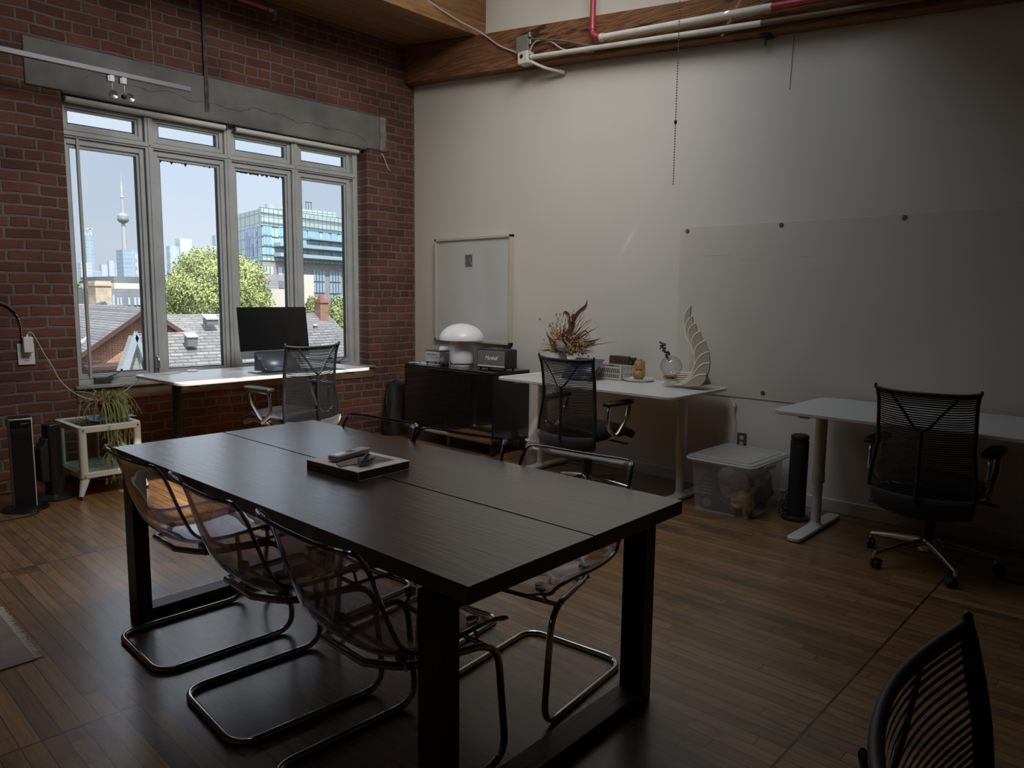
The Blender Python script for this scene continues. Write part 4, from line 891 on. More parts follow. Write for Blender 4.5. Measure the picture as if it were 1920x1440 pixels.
# blue cloth under the pot
random.seed(12)
cl = MB(); cl.grid(lambda a, b_: ((a - .5) * .30, (b_ - .5) * .22, .004 + .018 * max(0, noise.noise((a * 5, b_ * 5, 1)) + .25)), 24, 18)
o = cl.build('cloth', mat('blue_cloth', (.18, .26, .31), .8, var=.3, vscale=12), None, solid=.003, smooth=True); o.location = (-3.13, -.33, zt); o.rotation_euler = (0, 0, .2); tag(o, 'crumpled pale blue cloth under the terracotta pot', 'cloth')
pp = empty('potted_plant', (-3.145, -.33, zt + .022), 0, 'trailing mistletoe cactus in a terracotta pot on the cream side table', 'plant', kind='thing')
M_terra = mat('terracotta', (.27, .075, .04), .8, bump=.1, bscale=60)
k = MB(); k.lathe([(.042, 0), (.055, .09), (.063, .09), (.066, .118), (.058, .118), (.052, .10)], n=26, cap=False); k.cyl((0, 0, .0), .042, .004, 26); k.build('pot', M_terra, pp, smooth=True)
MB().cyl((0, 0, .085), .054, .012, 20).build('soil', mat('soil', (.03, .02, .015), .95), pp)
M_cac = mat('cactus_stem_green', (.24, .26, .085), .6, var=.35, vscale=14); k = MB(); random.seed(21)
def strand(p, d, L_, drop, r, depth=0):
    pts = [p]; cur = Vector(p); d = Vector(d).normalized(); n = 6
    for i in range(n):
        d = (d + Vector((random.uniform(-.22, .22), random.uniform(-.22, .22), random.uniform(-.12, .12) - drop))).normalized(); cur = cur + d * (L_ / n); pts.append(tuple(cur))
    k.tube(bez(pts, 2), r, 5)
    if depth < 2:
        for q in range(random.choice((1, 2, 2, 3))): strand(pts[random.choice((3, 4, 5, 6))], d + Vector((random.uniform(-.9, .9), random.uniform(-.9, .9), random.uniform(-.5, .3))), L_ * random.uniform(.35, .7), drop * 1.1, r * .85, depth + 1)
for i in range(62):
    a = random.uniform(0, 2 * pi)
    if i % 3: a = random.uniform(-1.2, .9)
    el = random.uniform(.3, 1.4); d = (cos(a) * cos(el) * 1.0, sin(a) * cos(el) - .15, sin(el))
    strand((cos(a) * .035, sin(a) * .035, .105), d, random.uniform(.10, .20), random.uniform(.24, .5), .0026)
k.tube(bez([(0, 0, .11), (-.05, 0, .15), (-.14, -.02, .185), (-.22, -.03, .195)], 6), .003, 5)
for s_ in range(9):    # long hanging strands in front of the table
    x = random.uniform(-.06, .06); p0 = (x, -.05, .10); pts = [p0, (x * 1.2, -.18, .10), (x * 1.3 - .01, -.262, -.02), (x * 1.2 - .01, -.268, -.10 - .02 * s_), (x * 1.5, -.27, -.19 - .025 * s_ % .2)]
    k.tube(bez(pts, 4), .0026, 5)
    for q in range(7): strand(pts[random.choice((2, 3, 4))], (random.uniform(-1, 1), random.uniform(-.3, .1), random.uniform(-1, .3)), random.uniform(.05, .10), .3, .0023, 1)
tag(k.build('stems', M_cac, pp), kind='stuff')
# ------------------------------------------------------------------ heaters and fans on the floor
ht = empty('tower_heater', (-3.735, -.585, 0), -.10, 'tower heater with a black front and silver sides, leftmost on the floor', 'heater')
k = MB(); k.lathe([(.133, 0), (.135, .006), (.12, .014), (.08, .020)], n=36); k.build('base', mat('gloss_black_plastic', (.010, .010, .011), .2), ht, smooth=True)
k = MB(); k.prism(rrect(-.066, .066, -.05, .06, .03, 5), .018, .600); k.build('side_case', mat('silver_plastic', (.50, .49, .46), .35), ht, bevel=.003)
k = MB(); k.prism([(-.055, -.052), (.055, -.052), (.058, -.04), (-.058, -.04)], .022, .575); [k.box(-.052, .052, -.0545, -.051, .04 + i * .0092, .044 + i * .0092) for i in range(52)]; k.build('front_grille', M_black_pl, ht)
MB().box(-.055, .055, -.056, -.04, .545, .592).build('display', mat('gloss_black_plastic', (.01, .01, .011), .2), ht, bevel=.002)
text('logo', 'LASKO', .014, mat('logo_grey', (.35, .35, .35), .4), ht, (.02, -.0565, .568), (pi / 2, 0, 0), .0003)
MB().prism(rrect(-.062, .062, -.048, .056, .03, 5), .600, .606).build('top_panel', mat('gloss_black_plastic', (.01, .01, .011), .2), ht)
hb = empty('tower_fan', (-3.525, -.44, 0), .25, 'slim black tower fan seen from the side between the heater and the cream table', 'fan')
k = MB(); k.lathe([(.112, 0), (.112, .008), (.08, .020), (.045, .035)], n=36); k.build('base', mat('satin_black', (.016, .016, .018), .3), hb, smooth=True)
k = MB(); k.prism(rrect(-.045, .045, -.045, .055, .03, 5), .02, .515); k.build('column', mat('satin_black', (.016, .016, .018), .3), hb, bevel=.006)
k = MB(); k.prism([(-.105, .14), (-.045, .12), (-.045, .43), (-.062, .42), (-.075, .385), (-.105, .36)], -.045, .045, 'y'); k.build('motor_housing', M_black_pl, hb, bevel=.014, seg=3)
k = MB(); [k.box(-.044, .044, -.047, -.044, .08 + i * .011, .085 + i * .011) for i in range(38)]; k.build('grille', M_black_pl, hb)
cable('power_cable', [(-3.66, -.46, .012), (-3.60, -.30, .01), (-3.66, -.16, .008), (-3.82, -.12, .008), (-3.98, -.2, .008)], .004, M_black_pl, 'black power cable curling on the floor behind the heater and fan')
cable('power_cable', [(-3.78, -.72, .010), (-3.70, -.765, .008), (-3.80, -.80, .006), (-3.98, -.80, .006), (-4.2, -.78, .006)], .004, M_black_pl, 'black power cable leaving the heater base at the left edge')
cable('power_cable', [(-3.36, -.10, .14), (-3.30, -.20, .08), (-3.2, -.34, .055), (-3.05, -.46, .085), (-2.9, -.35, .10), (-2.80, -.1, .09)], .0035, M_white_pl, 'white cable sagging under the cream side table')
# ------------------------------------------------------------------ things on the middle desk
Z2 = ZD
# dried flowers: every stem drawn in space round the vase
fl = empty('dried_flowers', (-.30, -2.245, Z2), 0, 'bouquet of brown and cream dried flowers in a pale vase behind the mesh chair', 'flowers', kind='thing')
k = MB(); k.lathe([(.04, 0), (.062, .03), (.068, .09), (.05, .15), (.045, .165), (.050, .175)], n=28, cap=False); k.cyl((0, 0, 0), .04, .004, 24); k.build('vase', mat('pale_vase', (.45, .43, .40), .4), fl, smooth=True, solid=.004)
B0 = Vector((-.30, -2.245, Z2))
def FP(u, v, dx=0.): return at(u, v, 'x', -.30 + dx) - B0
M_l1 = mat('dried_leaf_brown', (.105, .045, .026), .7, var=.35, vscale=18); M_l2 = mat('dried_leaf_rust', (.17, .065, .032), .7, var=.3, vscale=18)
M_g1 = mat('dried_grass_dark', (.07, .045, .035), .8); M_g2 = mat('dried_cream', (.36, .26, .14), .8, var=.3, vscale=30); M_g3 = mat('dried_pink', (.33, .25, .22), .8, var=.2, vscale=20)
def blade(kk, pts, w, nrm=(1, 0, 0)):
    P = bez(pts, 6); n = len(P); L_ = []
    for i, p in enumerate(P):
        d = (P[min(i + 1, n - 1)] - P[max(i - 1, 0)]).normalized(); s = d.cross(Vector(nrm)).normalized(); t = i / (n - 1)
        ww = w * (sin(pi * min(.98, t * .92 + .06)) ** .8) * (1 if t < .7 else 1 - (t - .7) * 2.2); L_.append((p - s * max(ww, .0006), p + s * max(ww, .0006), p + Vector(nrm) * ww * .3))
    vs = [tuple(q) for r_ in L_ for q in r_]; fs = []
    for i in range(n - 1): a = i * 3; fs += [(a, a + 2, a + 5, a + 3), (a + 2, a + 1, a + 4, a + 5)]
    kk.add(vs, fs)
random.seed(5)
root = Vector((0, 0, .17))
k = MB()
blade(k, [root, FP(1065, 625, .02), FP(1082, 590), FP(1098, 574), FP(1101, 561, -.01)], .017)
blade(k, [root, FP(1068, 625), FP(1067, 600), FP(1064, 589, .02), FP(1058, 586, .02), FP(1055, 596, .03)], .017)
blade(k, [root, FP(1075, 615), FP(1074, 598, -.02), FP(1075, 590, -.02), FP(1066, 602, -.03)], .014)
blade(k, [root, FP(1090, 645), FP(1110, 640), FP(1128, 634, -.02)], .010)
blade(k, [root, FP(1095, 648), FP(1112, 644), FP(1117, 640)], .008)
blade(k, [root, FP(1090, 625), FP(1100, 622), FP(1108, 636)], .005)
k.build('leaf_blades', M_l1, fl, solid=.0012)
k = MB(); blade(k, [root, FP(1040, 650), FP(1034, 640), FP(1027, 629)], .030); blade(k, [root, FP(1050, 655), FP(1036, 648, -.03), FP(1030, 638, -.04)], .022); k.build('broad_leaf', M_l2, fl, solid=.0014)
k = MB()
for (u, v) in ((1102, 573), (1083, 580), (1078, 578), (1068, 584), (1108, 597), (1103, 600), (1106, 612), (1095, 600), (1110, 598), (1118, 648), (1006, 657), (1009, 662), (1012, 651), (1015, 645), (1018, 643), (1016, 660), (1024, 655), (1060, 597), (1063, 592), (1055, 612), (1090, 592), (1098, 590)):
    p = FP(u, v, random.uniform(-.08, .08)); m_ = (root + p) * .5 + Vector((random.uniform(-.02, .02), random.uniform(-.03, .03), .02)); k.tube(bez([root, m_, p], 5), [.0022] * 6 + [.0018] * 4 + [.0006], 5)
tag(k.build('grass_stalks', M_g1, fl), kind='stuff')
k = MB()
for (u, v) in ((1012, 598), (1043, 590), (1050, 589), (1046, 598), (1054, 601), (1036, 606), (1031, 608), (1050, 608), (1043, 607)):
    p = FP(u, v, random.uniform(-.05, .05)); k.tube(bez([root, (root + p) * .55 + Vector((0, 0, .03)), p], 5), .0008, 4)
    d = Vector((0, random.uniform(-.3, .3), 1)); d.normalize(); old = k.M; k.M = Matrix.Translation(p) @ d.to_track_quat('Z', 'Y').to_matrix().to_4x4(); k.sphere((0, 0, 0), .009, 8, 6, (.8, .8, 1.7)); k.M = old
k.build('bunny_tail_heads', M_g3, fl, smooth=True)
k = MB()
for i in range(420):
    u = random.gauss(1069, 19); v = random.gauss(650, 10)
    if not (1034 < u < 1104 and 622 < v < 670): continue
    p = FP(u, v, random.uniform(-.07, .05)); k.sphere(tuple(p), random.uniform(.004, .009), 6, 5, (1, 1, random.uniform(1, 2)))
for i in range(60):
    u = random.gauss(1042, 8); v = random.gauss(622, 7); p = FP(u, v, random.uniform(-.06, .05)); k.sphere(tuple(p), random.uniform(.004, .008), 6, 5, (1, 1, 1.6))
    k.tube([tuple(root + (p - root) * .5), tuple(p)], .001, 4)
tag(k.build('seed_clusters', M_g2, fl, smooth=True), kind='stuff')
k = MB()
for i in range(230):
    u = random.gauss(1070, 22); v = random.uniform(608, 664); p = FP(u, v, random.uniform(-.08, .08)); blade(k, [tuple(root + (p - root) * .25), tuple((root * .4 + p * .6) + Vector((0, 0, .01))), tuple(p)], random.uniform(.002, .006))
tag(k.build('fine_foliage', M_l2, fl), kind='stuff')
k = MB(); c0 = FP(1052, 648, -.09)
for i in range(22):
    a = 2 * pi * i / 11 + (.3 if i > 10 else 0); rr = .028 if i > 10 else .018; up = Vector((-.3, .35, 1)).normalized(); sd_ = up.orthogonal().normalized(); s2_ = up.cross(sd_); dr = sd_ * cos(a) + s2_ * sin(a)
    blade(k, [tuple(c0 - up * .05 + dr * .008), tuple(c0 - up * .01 + dr * rr), tuple(c0 + up * .045 + dr * rr * .6)], .009, tuple(dr))
k.build('protea_head', M_g3, fl, solid=.001)
# slate stand, crate, radio
stand('slate blue bent-metal stand on the middle desk, peeking out behind the mesh chair', (-.46, -2.60, Z2), -pi / 2, .27, mat('slate_blue_metal', (.12, .14, .20), .35, metal=.4), False)
cr_ = empty('folding_crate', (-.225, -2.715, Z2), -pi / 2 + .03, 'small cream folding crate with slotted sides on the middle desk', 'crate')
M_crate = mat('cream_plastic', (.56, .52, .46), .5)
k = MB(); cw, cd_, chh = .14, .10, .105
def slotted(kk, a, b_, n, face):
    # solid rails with slanted slats between
    (x0, y0), (x1, y1) = a, b_; L_ = sqrt((x1 - x0) ** 2 + (y1 - y0) ** 2); ang = math.atan2(y1 - y0, x1 - x0); old = kk.M
    kk.M = Matrix.Translation((x0, y0, 0)) @ Matrix.Rotation(ang, 4, 'Z')
    for z0, z1 in ((.006, .016), (.048, .055), (.092, chh)): kk.box(0, L_, -.002, .002, z0, z1)
    for row, (z0, z1) in enumerate(((.016, .048), (.055, .092))):
        for i in range(n + 1):
            x = L_ * i / n; s = .010 * (1 if row else -1); kk.prism([(x - .003 - s / 2, z0), (x + .003 - s / 2, z0), (x + .003 + s / 2, z1), (x - .003 + s / 2, z1)], -.002, .002, 'y')
    kk.M = old
slotted(k, (-cw, -cd_), (cw, -cd_), 16, 0); slotted(k, (-cw, cd_), (cw, cd_), 16, 0); slotted(k, (-cw, -cd_), (-cw, cd_), 11, 0); slotted(k, (cw, -cd_), (cw, cd_), 11, 0)
k.build('slotted_sides', M_crate, cr_)
k = MB(); [k.box(sx * cw - .006, sx * cw + .006, sy * cd_ - .006, sy * cd_ + .006, 0, chh + .008) for sx in (-1, 1) for sy in (-1, 1)]; k.build('corner_posts', M_crate, cr_, bevel=.002)
MB().box(-cw, cw, -cd_, cd_, .004, .008).build('floor_panel', M_crate, cr_)
k = MB(); k.box(-.11, -.02, -.07, .05, .01, .10); k.box(.0, .09, -.06, .02, .01, .085); o = k.build('boxed_odds', mat('dark_odds', (.04, .035, .035), .6), None, bevel=.004); o.location = (-.225, -2.715, Z2 + .0); o.rotation_euler = (0, 0, -pi / 2 + .03); tag(o, 'two dark boxes packed inside the cream crate', 'box')
rd = empty('vintage_radio', (-.10, -2.735, Z2), -pi / 2, 'old brown and black radio standing behind the cream crate', 'radio')
MB().box(-.13, .055, -.022, .022, 0, .172).build('brown_case', mat('oxblood_leatherette', (.085, .04, .038), .5, bump=.1, bscale=200), rd, bevel=.008)
MB().box(.055, .115, -.022, .022, 0, .165).build('black_end', M_black_pl, rd, bevel=.010)
MB().cyl((.085, -.022, .130), .015, -.010, 20, 'y').build('dial', M_alu, rd, smooth=True)
MB().box(.052, .057, -.024, -.02, .01, .168).build('trim_strip', M_alu, rd)
# figure on round tray
tr = MB(); tr.lathe([(.105, .0), (.118, .010), (.120, .022), (.112, .022), (.108, .014), (.001, .014)], n=40); o = tr.build('round_tray', mat('white_marble', (.60, .58, .56), .35, var=.1, vscale=12), None, smooth=True); o.location = (-.215, -2.955, Z2)
tag(o, 'round white tray on the middle desk between the crate and the wing sculpture', 'tray')
fg = empty('wooden_figurine', (-.215, -2.955, Z2 + .0145), 0, 'honey-coloured wooden figurine of stacked rounded blocks on the round tray', 'figurine')
M_hon = mat('honey_wood', (.36, .21, .08), .45, var=.25, vscale=25)
k = MB(); k.lathe([(.030, 0), (.044, .02), (.046, .045), (.034, .066), (.02, .07)], n=24); k.build('lower_block', M_hon, fg, smooth=True)
k = MB(); k.lathe([(.022, .068), (.034, .078), (.036, .12), (.030, .138), (.028, .142)], n=24); k.build('upper_block', M_hon, fg, smooth=True)
k = MB(); k.lathe([(.024, .142), (.024, .152), (.012, .156)], n=20); k.build('cap', M_hon, fg, smooth=True)
k = MB(); k.prism(fillet_poly([(-.050, .02), (-.030, .02), (-.028, .14), (-.046, .146)], .006), -.01, .012, 'x'); k.tube([(-.03, -.045, .015), (-.03, -.035, .06)], .007, 8); k.build('side_paddle', M_hon, fg, bevel=.003)
# wing sculpture with glass globe
M_wing_shaded = mat('cream_plaster_shaded', (.40, .355, .26), .6); M_wing_lit = mat('cream_plaster_lit_edge', (.74, .70, .58), .5)  # one plaster: shade put into the face colour, window light into the rims
wg = empty('wing_sculpture', (-.30, -3.43, Z2), 0, 'cream sculpture of layered feathers sweeping up like a wing on the middle desk', 'sculpture')
def WP(x, y): p = at(1230 + x / 8, 560 + y / 8, 'x', -.30); return (p.y + 3.43, p.z - Z2)
EDGE = [[(440, 100), (370, 190), (332, 300), (335, 420), (370, 560), (440, 720), (510, 880), (545, 980), (550, 1040), (500, 1100), (420, 1128), (330, 1128), (212, 1112)],
        [(485, 265), (410, 340), (380, 440), (390, 560), (450, 700), (520, 840), (562, 960), (562, 1050), (510, 1120), (420, 1152), (330, 1152), (208, 1138)],
        [(555, 370), (480, 430), (450, 530), (460, 640), (510, 790), (562, 930), (580, 1030), (545, 1115), (430, 1180), (330, 1178), (205, 1164)],
        [(645, 490), (560, 560), (530, 640), (530, 740), (560, 860), (582, 980), (590, 1050), (540, 1140), (440, 1206), (330, 1205), (200, 1190)],
        [(750, 630), (650, 690), (600, 780), (590, 880), (592, 980), (585, 1080), (540, 1160), (450, 1226), (330, 1228), (196, 1214)],
        [(835, 795), (740, 830), (670, 900), (620, 1000), (590, 1090), (540, 1175), (450, 1240), (330, 1246), (194, 1232)],
        [(870, 960), (780, 970), (700, 1030), (640, 1110), (570, 1190), (500, 1240), (400, 1262), (192, 1246)],
        [(845, 1120), (740, 1130), (660, 1165), (590, 1215), (520, 1262), (400, 1276), (190, 1260)]]
RIGHT = [[(420, 300), (440, 480), (560, 900)], [(500, 400), (530, 560), (600, 900)], [(585, 510), (640, 700), (650, 950)], [(700, 640), (730, 800), (700, 1000)], [(800, 780), (810, 940), (740, 1100)], [(850, 940), (830, 1080), (740, 1180)], [(865, 1060), (820, 1180), (720, 1260)], [(840, 1190), (800, 1250), (740, 1297)]]
for i, (E_, R_) in enumerate(zip(EDGE, RIGHT)):
    x0 = .085 - i * .024
    ed = bez([(0, *WP(*p)) for p in E_], 4); rg = [WP(*p) for p in R_] + [WP(740, 1297), WP(540, 1301), WP(190, 1264)]
    poly = [(p.y, p.z) for p in ed] + list(reversed(rg)); poly = [(a, max(b_, .0006)) for a, b_ in poly]
    MB().prism(poly, x0 - .007, x0 + .007, 'x').build('feather', M_wing_shaded, wg)
    k = MB(); k.tube([(x0 - .004, p.y, max(p.z, .007)) for p in ed], .0068, 6); k.build('feather_edge', M_wing_lit, wg, smooth=True)
gb = empty('glass_globe', (-.385, -3.335, Z2 + .062), 0, 'clear glass globe with a brass ring resting on the wing sculpture', 'globe')
k = MB(); k.sphere((0, 0, .088), .078, 32, 20, z0=-.92); k.build('globe', glassy('globe_glass', (.93, .95, .96), .0, 1.5, edge=(.55, .58, .6)), gb, smooth=True)
k = MB(); k.lathe([(.044, .0), (.050, .002), (.050, .018), (.044, .020)], n=32, cap=False); k.build('brass_ring', mat('brass', (.45, .33, .13), .25, metal=1), gb, smooth=True, solid=.003)
bw_ = MB(); random.seed(9)
for j in range(4):
    c_ = Vector((-.41, -3.262 - .0195 * j, Z2 + .305 - .032 * j))
    for q in range(5 if j < 3 else 2): bw_.sphere(tuple(c_ + Vector((random.uniform(-.012, .012), random.uniform(-.02, .02), random.uniform(-.014, .014)))), .011 if j < 3 else .008, 8, 6, (1, 1.5, .8))
bw_.tube([(-.41, -3.25, Z2 + .325), (-.40, -3.325, Z2 + .19)], .006, 6)
o = bw_.build('ribbon_ornament', nodes('black_white_ribbon')[0] if False else mat('black_ribbon', (.02, .02, .022), .4), None, smooth=True); tag(o, 'black and white knotted ornament leaning above the glass globe', 'ornament')
k = MB(); [k.sphere((-.424, -3.262 - .0195 * j, Z2 + .305 - .032 * j), .007, 8, 6, (1, 2.0, .7)) for j in range(3)]; k.build('white_knot', mat('white_ribbon', (.6, .6, .6), .5), o, smooth=True)
# ------------------------------------------------------------------ storage box, floor speaker, cables, rug
M_tub = milky('cloudy_plastic', (.55, .54, .52), .22)
bx = empty('storage_box', (-.365, -3.865, 0), 0, 'see-through plastic storage box with a lid, toys and clothes inside', 'storage box')
def tubf(a, b_):
    P = rrect(-1, 1, -1, 1, .18, 5); n = len(P); i = int(round(b_ * n)) % n; x, y = P[i]; s = 1 - .10 * (1 - a)
    return (x * .262 * s, y * .215 * s, .004 + a * .335)
k = MB(); k.grid(tubf, 6, 24); k.prism([(x * .236, y * .194) for x, y in rrect(-1, 1, -1, 1, .18, 5)], .002, .006); k.build('tub', M_tub, bx, solid=.003, smooth=True)
k = MB(); k.prism(rrect(-.285, .285, -.238, .238, .045, 6), .345, .372); k.build('lid', milky('cloudy_lid', (.55, .54, .52), .42), bx, bevel=.006)
k = MB(); o_ = rrect(-.285, .285, -.238, .238, .045, 6); k.tube([(x, y, .350) for x, y in o_], .009, 8, closed=True); k.tube([(x * .86, y * .84, .374) for x, y in o_], .004, 6, closed=True); k.build('lid_rim', mat('cloudy_rim', (.42, .42, .41), .35), bx, smooth=True)
k = MB(); [k.sphere((-.262, -.19 + i * .1, .375), .0035, 8, 6) for i in range(5)]; k.build('lid_dimples', mat('rim_glint', (.7, .7, .7), .2), bx, smooth=True)
k = MB(); k.cbox((0, -.222, .315), (.16, .02, .03)); k.build('handle', mat('cloudy_rim', (.42, .42, .41), .35), bx, bevel=.006)
def lump(name, c, r, sc, m, label, cat, seed, amp=.2, fr=3.0):
    k = MB(); n1, n2 = 26, 16
    def f(a, b_):
        t, p = a * 2 * pi, b_ * pi; d = Vector((cos(t) * sin(p), sin(t) * sin(p), cos(p))); q = 1 + amp * noise.noise(d * fr + Vector((seed, 0, 0)))
        return tuple(Vector((d.x * sc[0], d.y * sc[1], d.z * sc[2])) * r * q)
    k.grid(f, n1, n2); o = k.build(name, m, None, smooth=True, angle=180); o.location = c; return tag(o, label, cat)
lump('yellow_cloth', (-.545, -3.995, .088), .08, (.9, .95, 1.0), mat('yellow_cloth', (.36, .25, .07), .85, var=.45, vscale=9), 'crumpled yellow patterned cloth in the near corner of the storage box', 'cloth', 2, .4, 4.2)
lump('white_cup', (-.50, -3.87, .235), .07, (.8, 1.1, .9), mat('white_toy', (.45, .44, .42), .5), 'rounded white toy near the top inside the storage box', 'toy', 5, .12)
lump('pink_bag', (-.53, -3.955, .215), .07, (.6, .9, 1.0), mat('pale_pink_bag', (.40, .30, .30), .7, var=.1), 'pale pink bag inside the storage box beside the white toy', 'bag', 7, .3)
lump('grey_cloth', (-.27, -3.98, .155), .13, (.9, .55, 1.0), mat('grey_cloth', (.22, .21, .20), .85, var=.4, vscale=8), 'grey crumpled plastic and cloth filling the right side of the storage box', 'cloth', 11, .5)
rs = empty('toy_boot', (-.53, -3.765, .012), 0, 'dark blue toy boot with pale straps inside the storage box', 'toy')
M_navy = mat('navy_plastic', (.020, .024, .050), .5)
k = MB(); k.prism(fillet_poly([(.075, 0), (.07, .20), (.04, .235), (-.01, .235), (-.035, .17), (-.055, .10), (-.165, .055), (-.17, 0)], .02), -.04, .045, 'x'); k.build('boot', M_navy, rs, bevel=.012, seg=3)
k = MB(); [k.box(-.043, -.040, -.022 + i * .001, .05, .10 + i * .024, .107 + i * .024) for i in range(5)]; k.build('straps', mat('pale_strap', (.35, .34, .33), .6), rs)
MB().cyl((-.046, .01, .04), .030, .012, 24, 'x').build('wheel', mat('toy_wheel', (.28, .24, .18), .5), rs, bevel=.003)
tf = empty('floor_speaker', (-.335, -4.262, 0), 0, 'tall black cylinder speaker on the floor beside the right-hand desk leg', 'speaker')
k = MB(); k.lathe([(.085, 0), (.085, .018), (.060, .03)], n=32); k.build('base', M_black_pl, tf, smooth=True)
k = MB(); k.lathe([(.056, .02), (.056, .515), (.050, .515), (.050, .525), (.055, .527), (.055, .548), (.050, .552)], n=32); k.build('body', mat('dark_speaker_cloth', (.010, .010, .012), .7, bump=.3, bscale=300), tf, smooth=True)
k = MB(); k.lathe([(.040, .552), (.044, .554), (.040, .556)], n=28, cap=False); k.build('control_ring', mat('gloss_black_plastic', (.01, .01, .011), .2), tf, smooth=True)
random.seed(31); k = MB()
for j in range(9):
    c_ = Vector((-.27 + random.uniform(-.06, .06), -4.17 + random.uniform(-.04, .03), .01)); pts = []
    for i in range(9):
        a = i * 1.1 + j; pts.append((c_.x + cos(a) * random.uniform(.04, .10), c_.y + sin(a) * random.uniform(.03, .07), .01 + random.uniform(0, .05 + .012 * j)))
    k.tube(bez(pts, 4), .0035, 5)
tag(k.build('cable_tangle', mat('tangle_dark', (.035, .035, .04), .5), None, smooth=True), 'tangle of dark cables on the floor between the box and the tall speaker', 'cable', kind='stuff')
cable('lamp_cord', [(-.05, -3.66, .70), (-.03, -3.655, .655), (-.035, -3.66, .60), (-.02, -3.672, .50), (-.02, -3.66, .38), (-.04, -3.64, .10)], .0022, mat('cord_cream', (.4, .38, .34), .5), 'thin pale cord hanging down the white wall from the middle desk')
cs_ = empty('inline_switch', (-.028, -3.655, .655), 0, 'small pale inline switch on the cord below the middle desk', 'switch')
MB().box(-.008, .008, -.012, .012, -.022, .022).build('switch_body', M_white_pl, cs_, bevel=.004)
# rug
rg = empty('rug', (-5.34, -1.95, 0), 0, 'corner of a faded woven rug with a fringe, bottom left', 'rug')
MB().box(-1.1, 1.1, -.952, .95, .001, .008).build('woven_field', mat('faded_weave', (.24, .19, .165), .95, bump=.6, bscale=220, var=.3, vscale=5), rg, bevel=.003)
k = MB(); random.seed(2)
for i in range(330):
    y = -.945 + i * .00574; L_ = random.uniform(.018, .034); k.tube([(1.098, y, .006), (1.098 + L_ * .6, y + random.uniform(-.004, .004), .006), (1.098 + L_, y + random.uniform(-.008, .008), .003)], .0016, 4)
tag(k.build('fringe', mat('fringe_cream', (.55, .49, .42), .95), rg), kind='stuff')

# ------------------------------------------------------------------ things lying on the dark table
Zt = TH
bk = empty('art_book', (-3.325, -3.728, Zt), -pi / 2 + .075, 'thick pale cloth-bound book lying on the dark table', 'book')
M_bc = mat('book_cloth', (.58, .55, .50), .75, bump=.1, bscale=400)
# local: x along the spine, y away from the spine
BL, BW, BH = .152, .128, .036
k = MB(); k.box(-BL, BL, -BW, BW, 0, .003); k.box(-BL, BL, -BW, BW, BH - .003, BH); k.box(-BL, BL, -BW - .002, -BW + .003, 0, BH); k.build('hard_cover', M_bc, bk, bevel=.001)
MB().box(-BL + .004, BL - .004, -BW + .003, BW - .004, .003, BH - .003).build('page_block', mat('page_edges', (.35, .32, .27), .8, bump=.4, bscale=600), bk)
MB().box(-.095, .100, -.075, .095, BH, BH + .0004).build('cover_picture', mat('cover_photo', (.12, .105, .11), .5, var=.7, vscale=22), bk)
M_ink = mat('ink', (.03, .03, .03), .6)
text('spine_title', 'Lindenberg', .016, M_ink, bk, (-.098, -BW - .0022, BH / 2), (pi / 2, 0, 0), .0002)
text('spine_title', 'kinpaul', .012, M_ink, bk, (.118, -BW - .0022, BH / 2 - .002), (pi / 2, 0, 0), .0002)
rm = empty('remote_control', (-3.325, -3.668, Zt + BH + .0045), .30 - .05, 'long pale grey remote control with a small display on the book', 'remote')
MB().box(-.098, .098, -.024, .024, 0, .021).build('remote_body', mat('remote_grey', (.38, .36, .31), .45), rm, bevel=.005, seg=3)
MB().box(-.088, -.028, -.018, .018, .021, .0218).build('display', mat('lcd_screen', (.42, .50, .55), .08), rm)
k = MB(); [k.cyl((-.012 + i * .012, y, .0205), .0035, .0025, 8) for i in range(3) for y in (-.01, .004)]; k.build('buttons', mat('button_dark', (.06, .07, .07), .5), rm)
k = MB(); random.seed(6)
k.add([(-.11, -.05, .002), (-.02, -.07, .002), (.06, -.045, .006), (.10, -.01, .003), (.0, .0, .008), (-.09, .0, .003)], [(0, 1, 2, 4), (0, 4, 5), (2, 3, 4)]); o = k.build('paper_scrap', mat('tan_paper', (.22, .14, .09), .8), None, solid=.0012); o.location = (-3.34, -3.72, Zt + BH + .001); o.rotation_euler = (0, 0, .1)
tag(o, 'torn tan paper tag lying under the remote control', 'paper')
ds = empty('glass_dish', (-3.362, -3.822, Zt + BH + .001), 0, 'little round glass dish on the near corner of the book', 'dish')
k = MB(); k.lathe([(.022, .001), (.027, .003), (.031, .024), (.0285, .024), (.0245, .006), (.001, .005)], n=32); k.build('dish_body', glassy('dish_glass', (.72, .74, .76), .05, 1.5, edge=(.4, .42, .45)), ds, smooth=True)
k = MB(); k.tube([(-.012, .004, .012), (.012, -.006, .046)], [.007, .0085], 12); k.tube([(.010, .008, .010), (.014, .010, .026)], .006, 10)
o = k.build('lip_balm', mat('balm_grey', (.42, .42, .42), .35), None, smooth=True); o.location = (-3.362, -3.822, Zt + BH + .001); tag(o, 'pale lip balm stick standing in the little glass dish', 'lip balm')
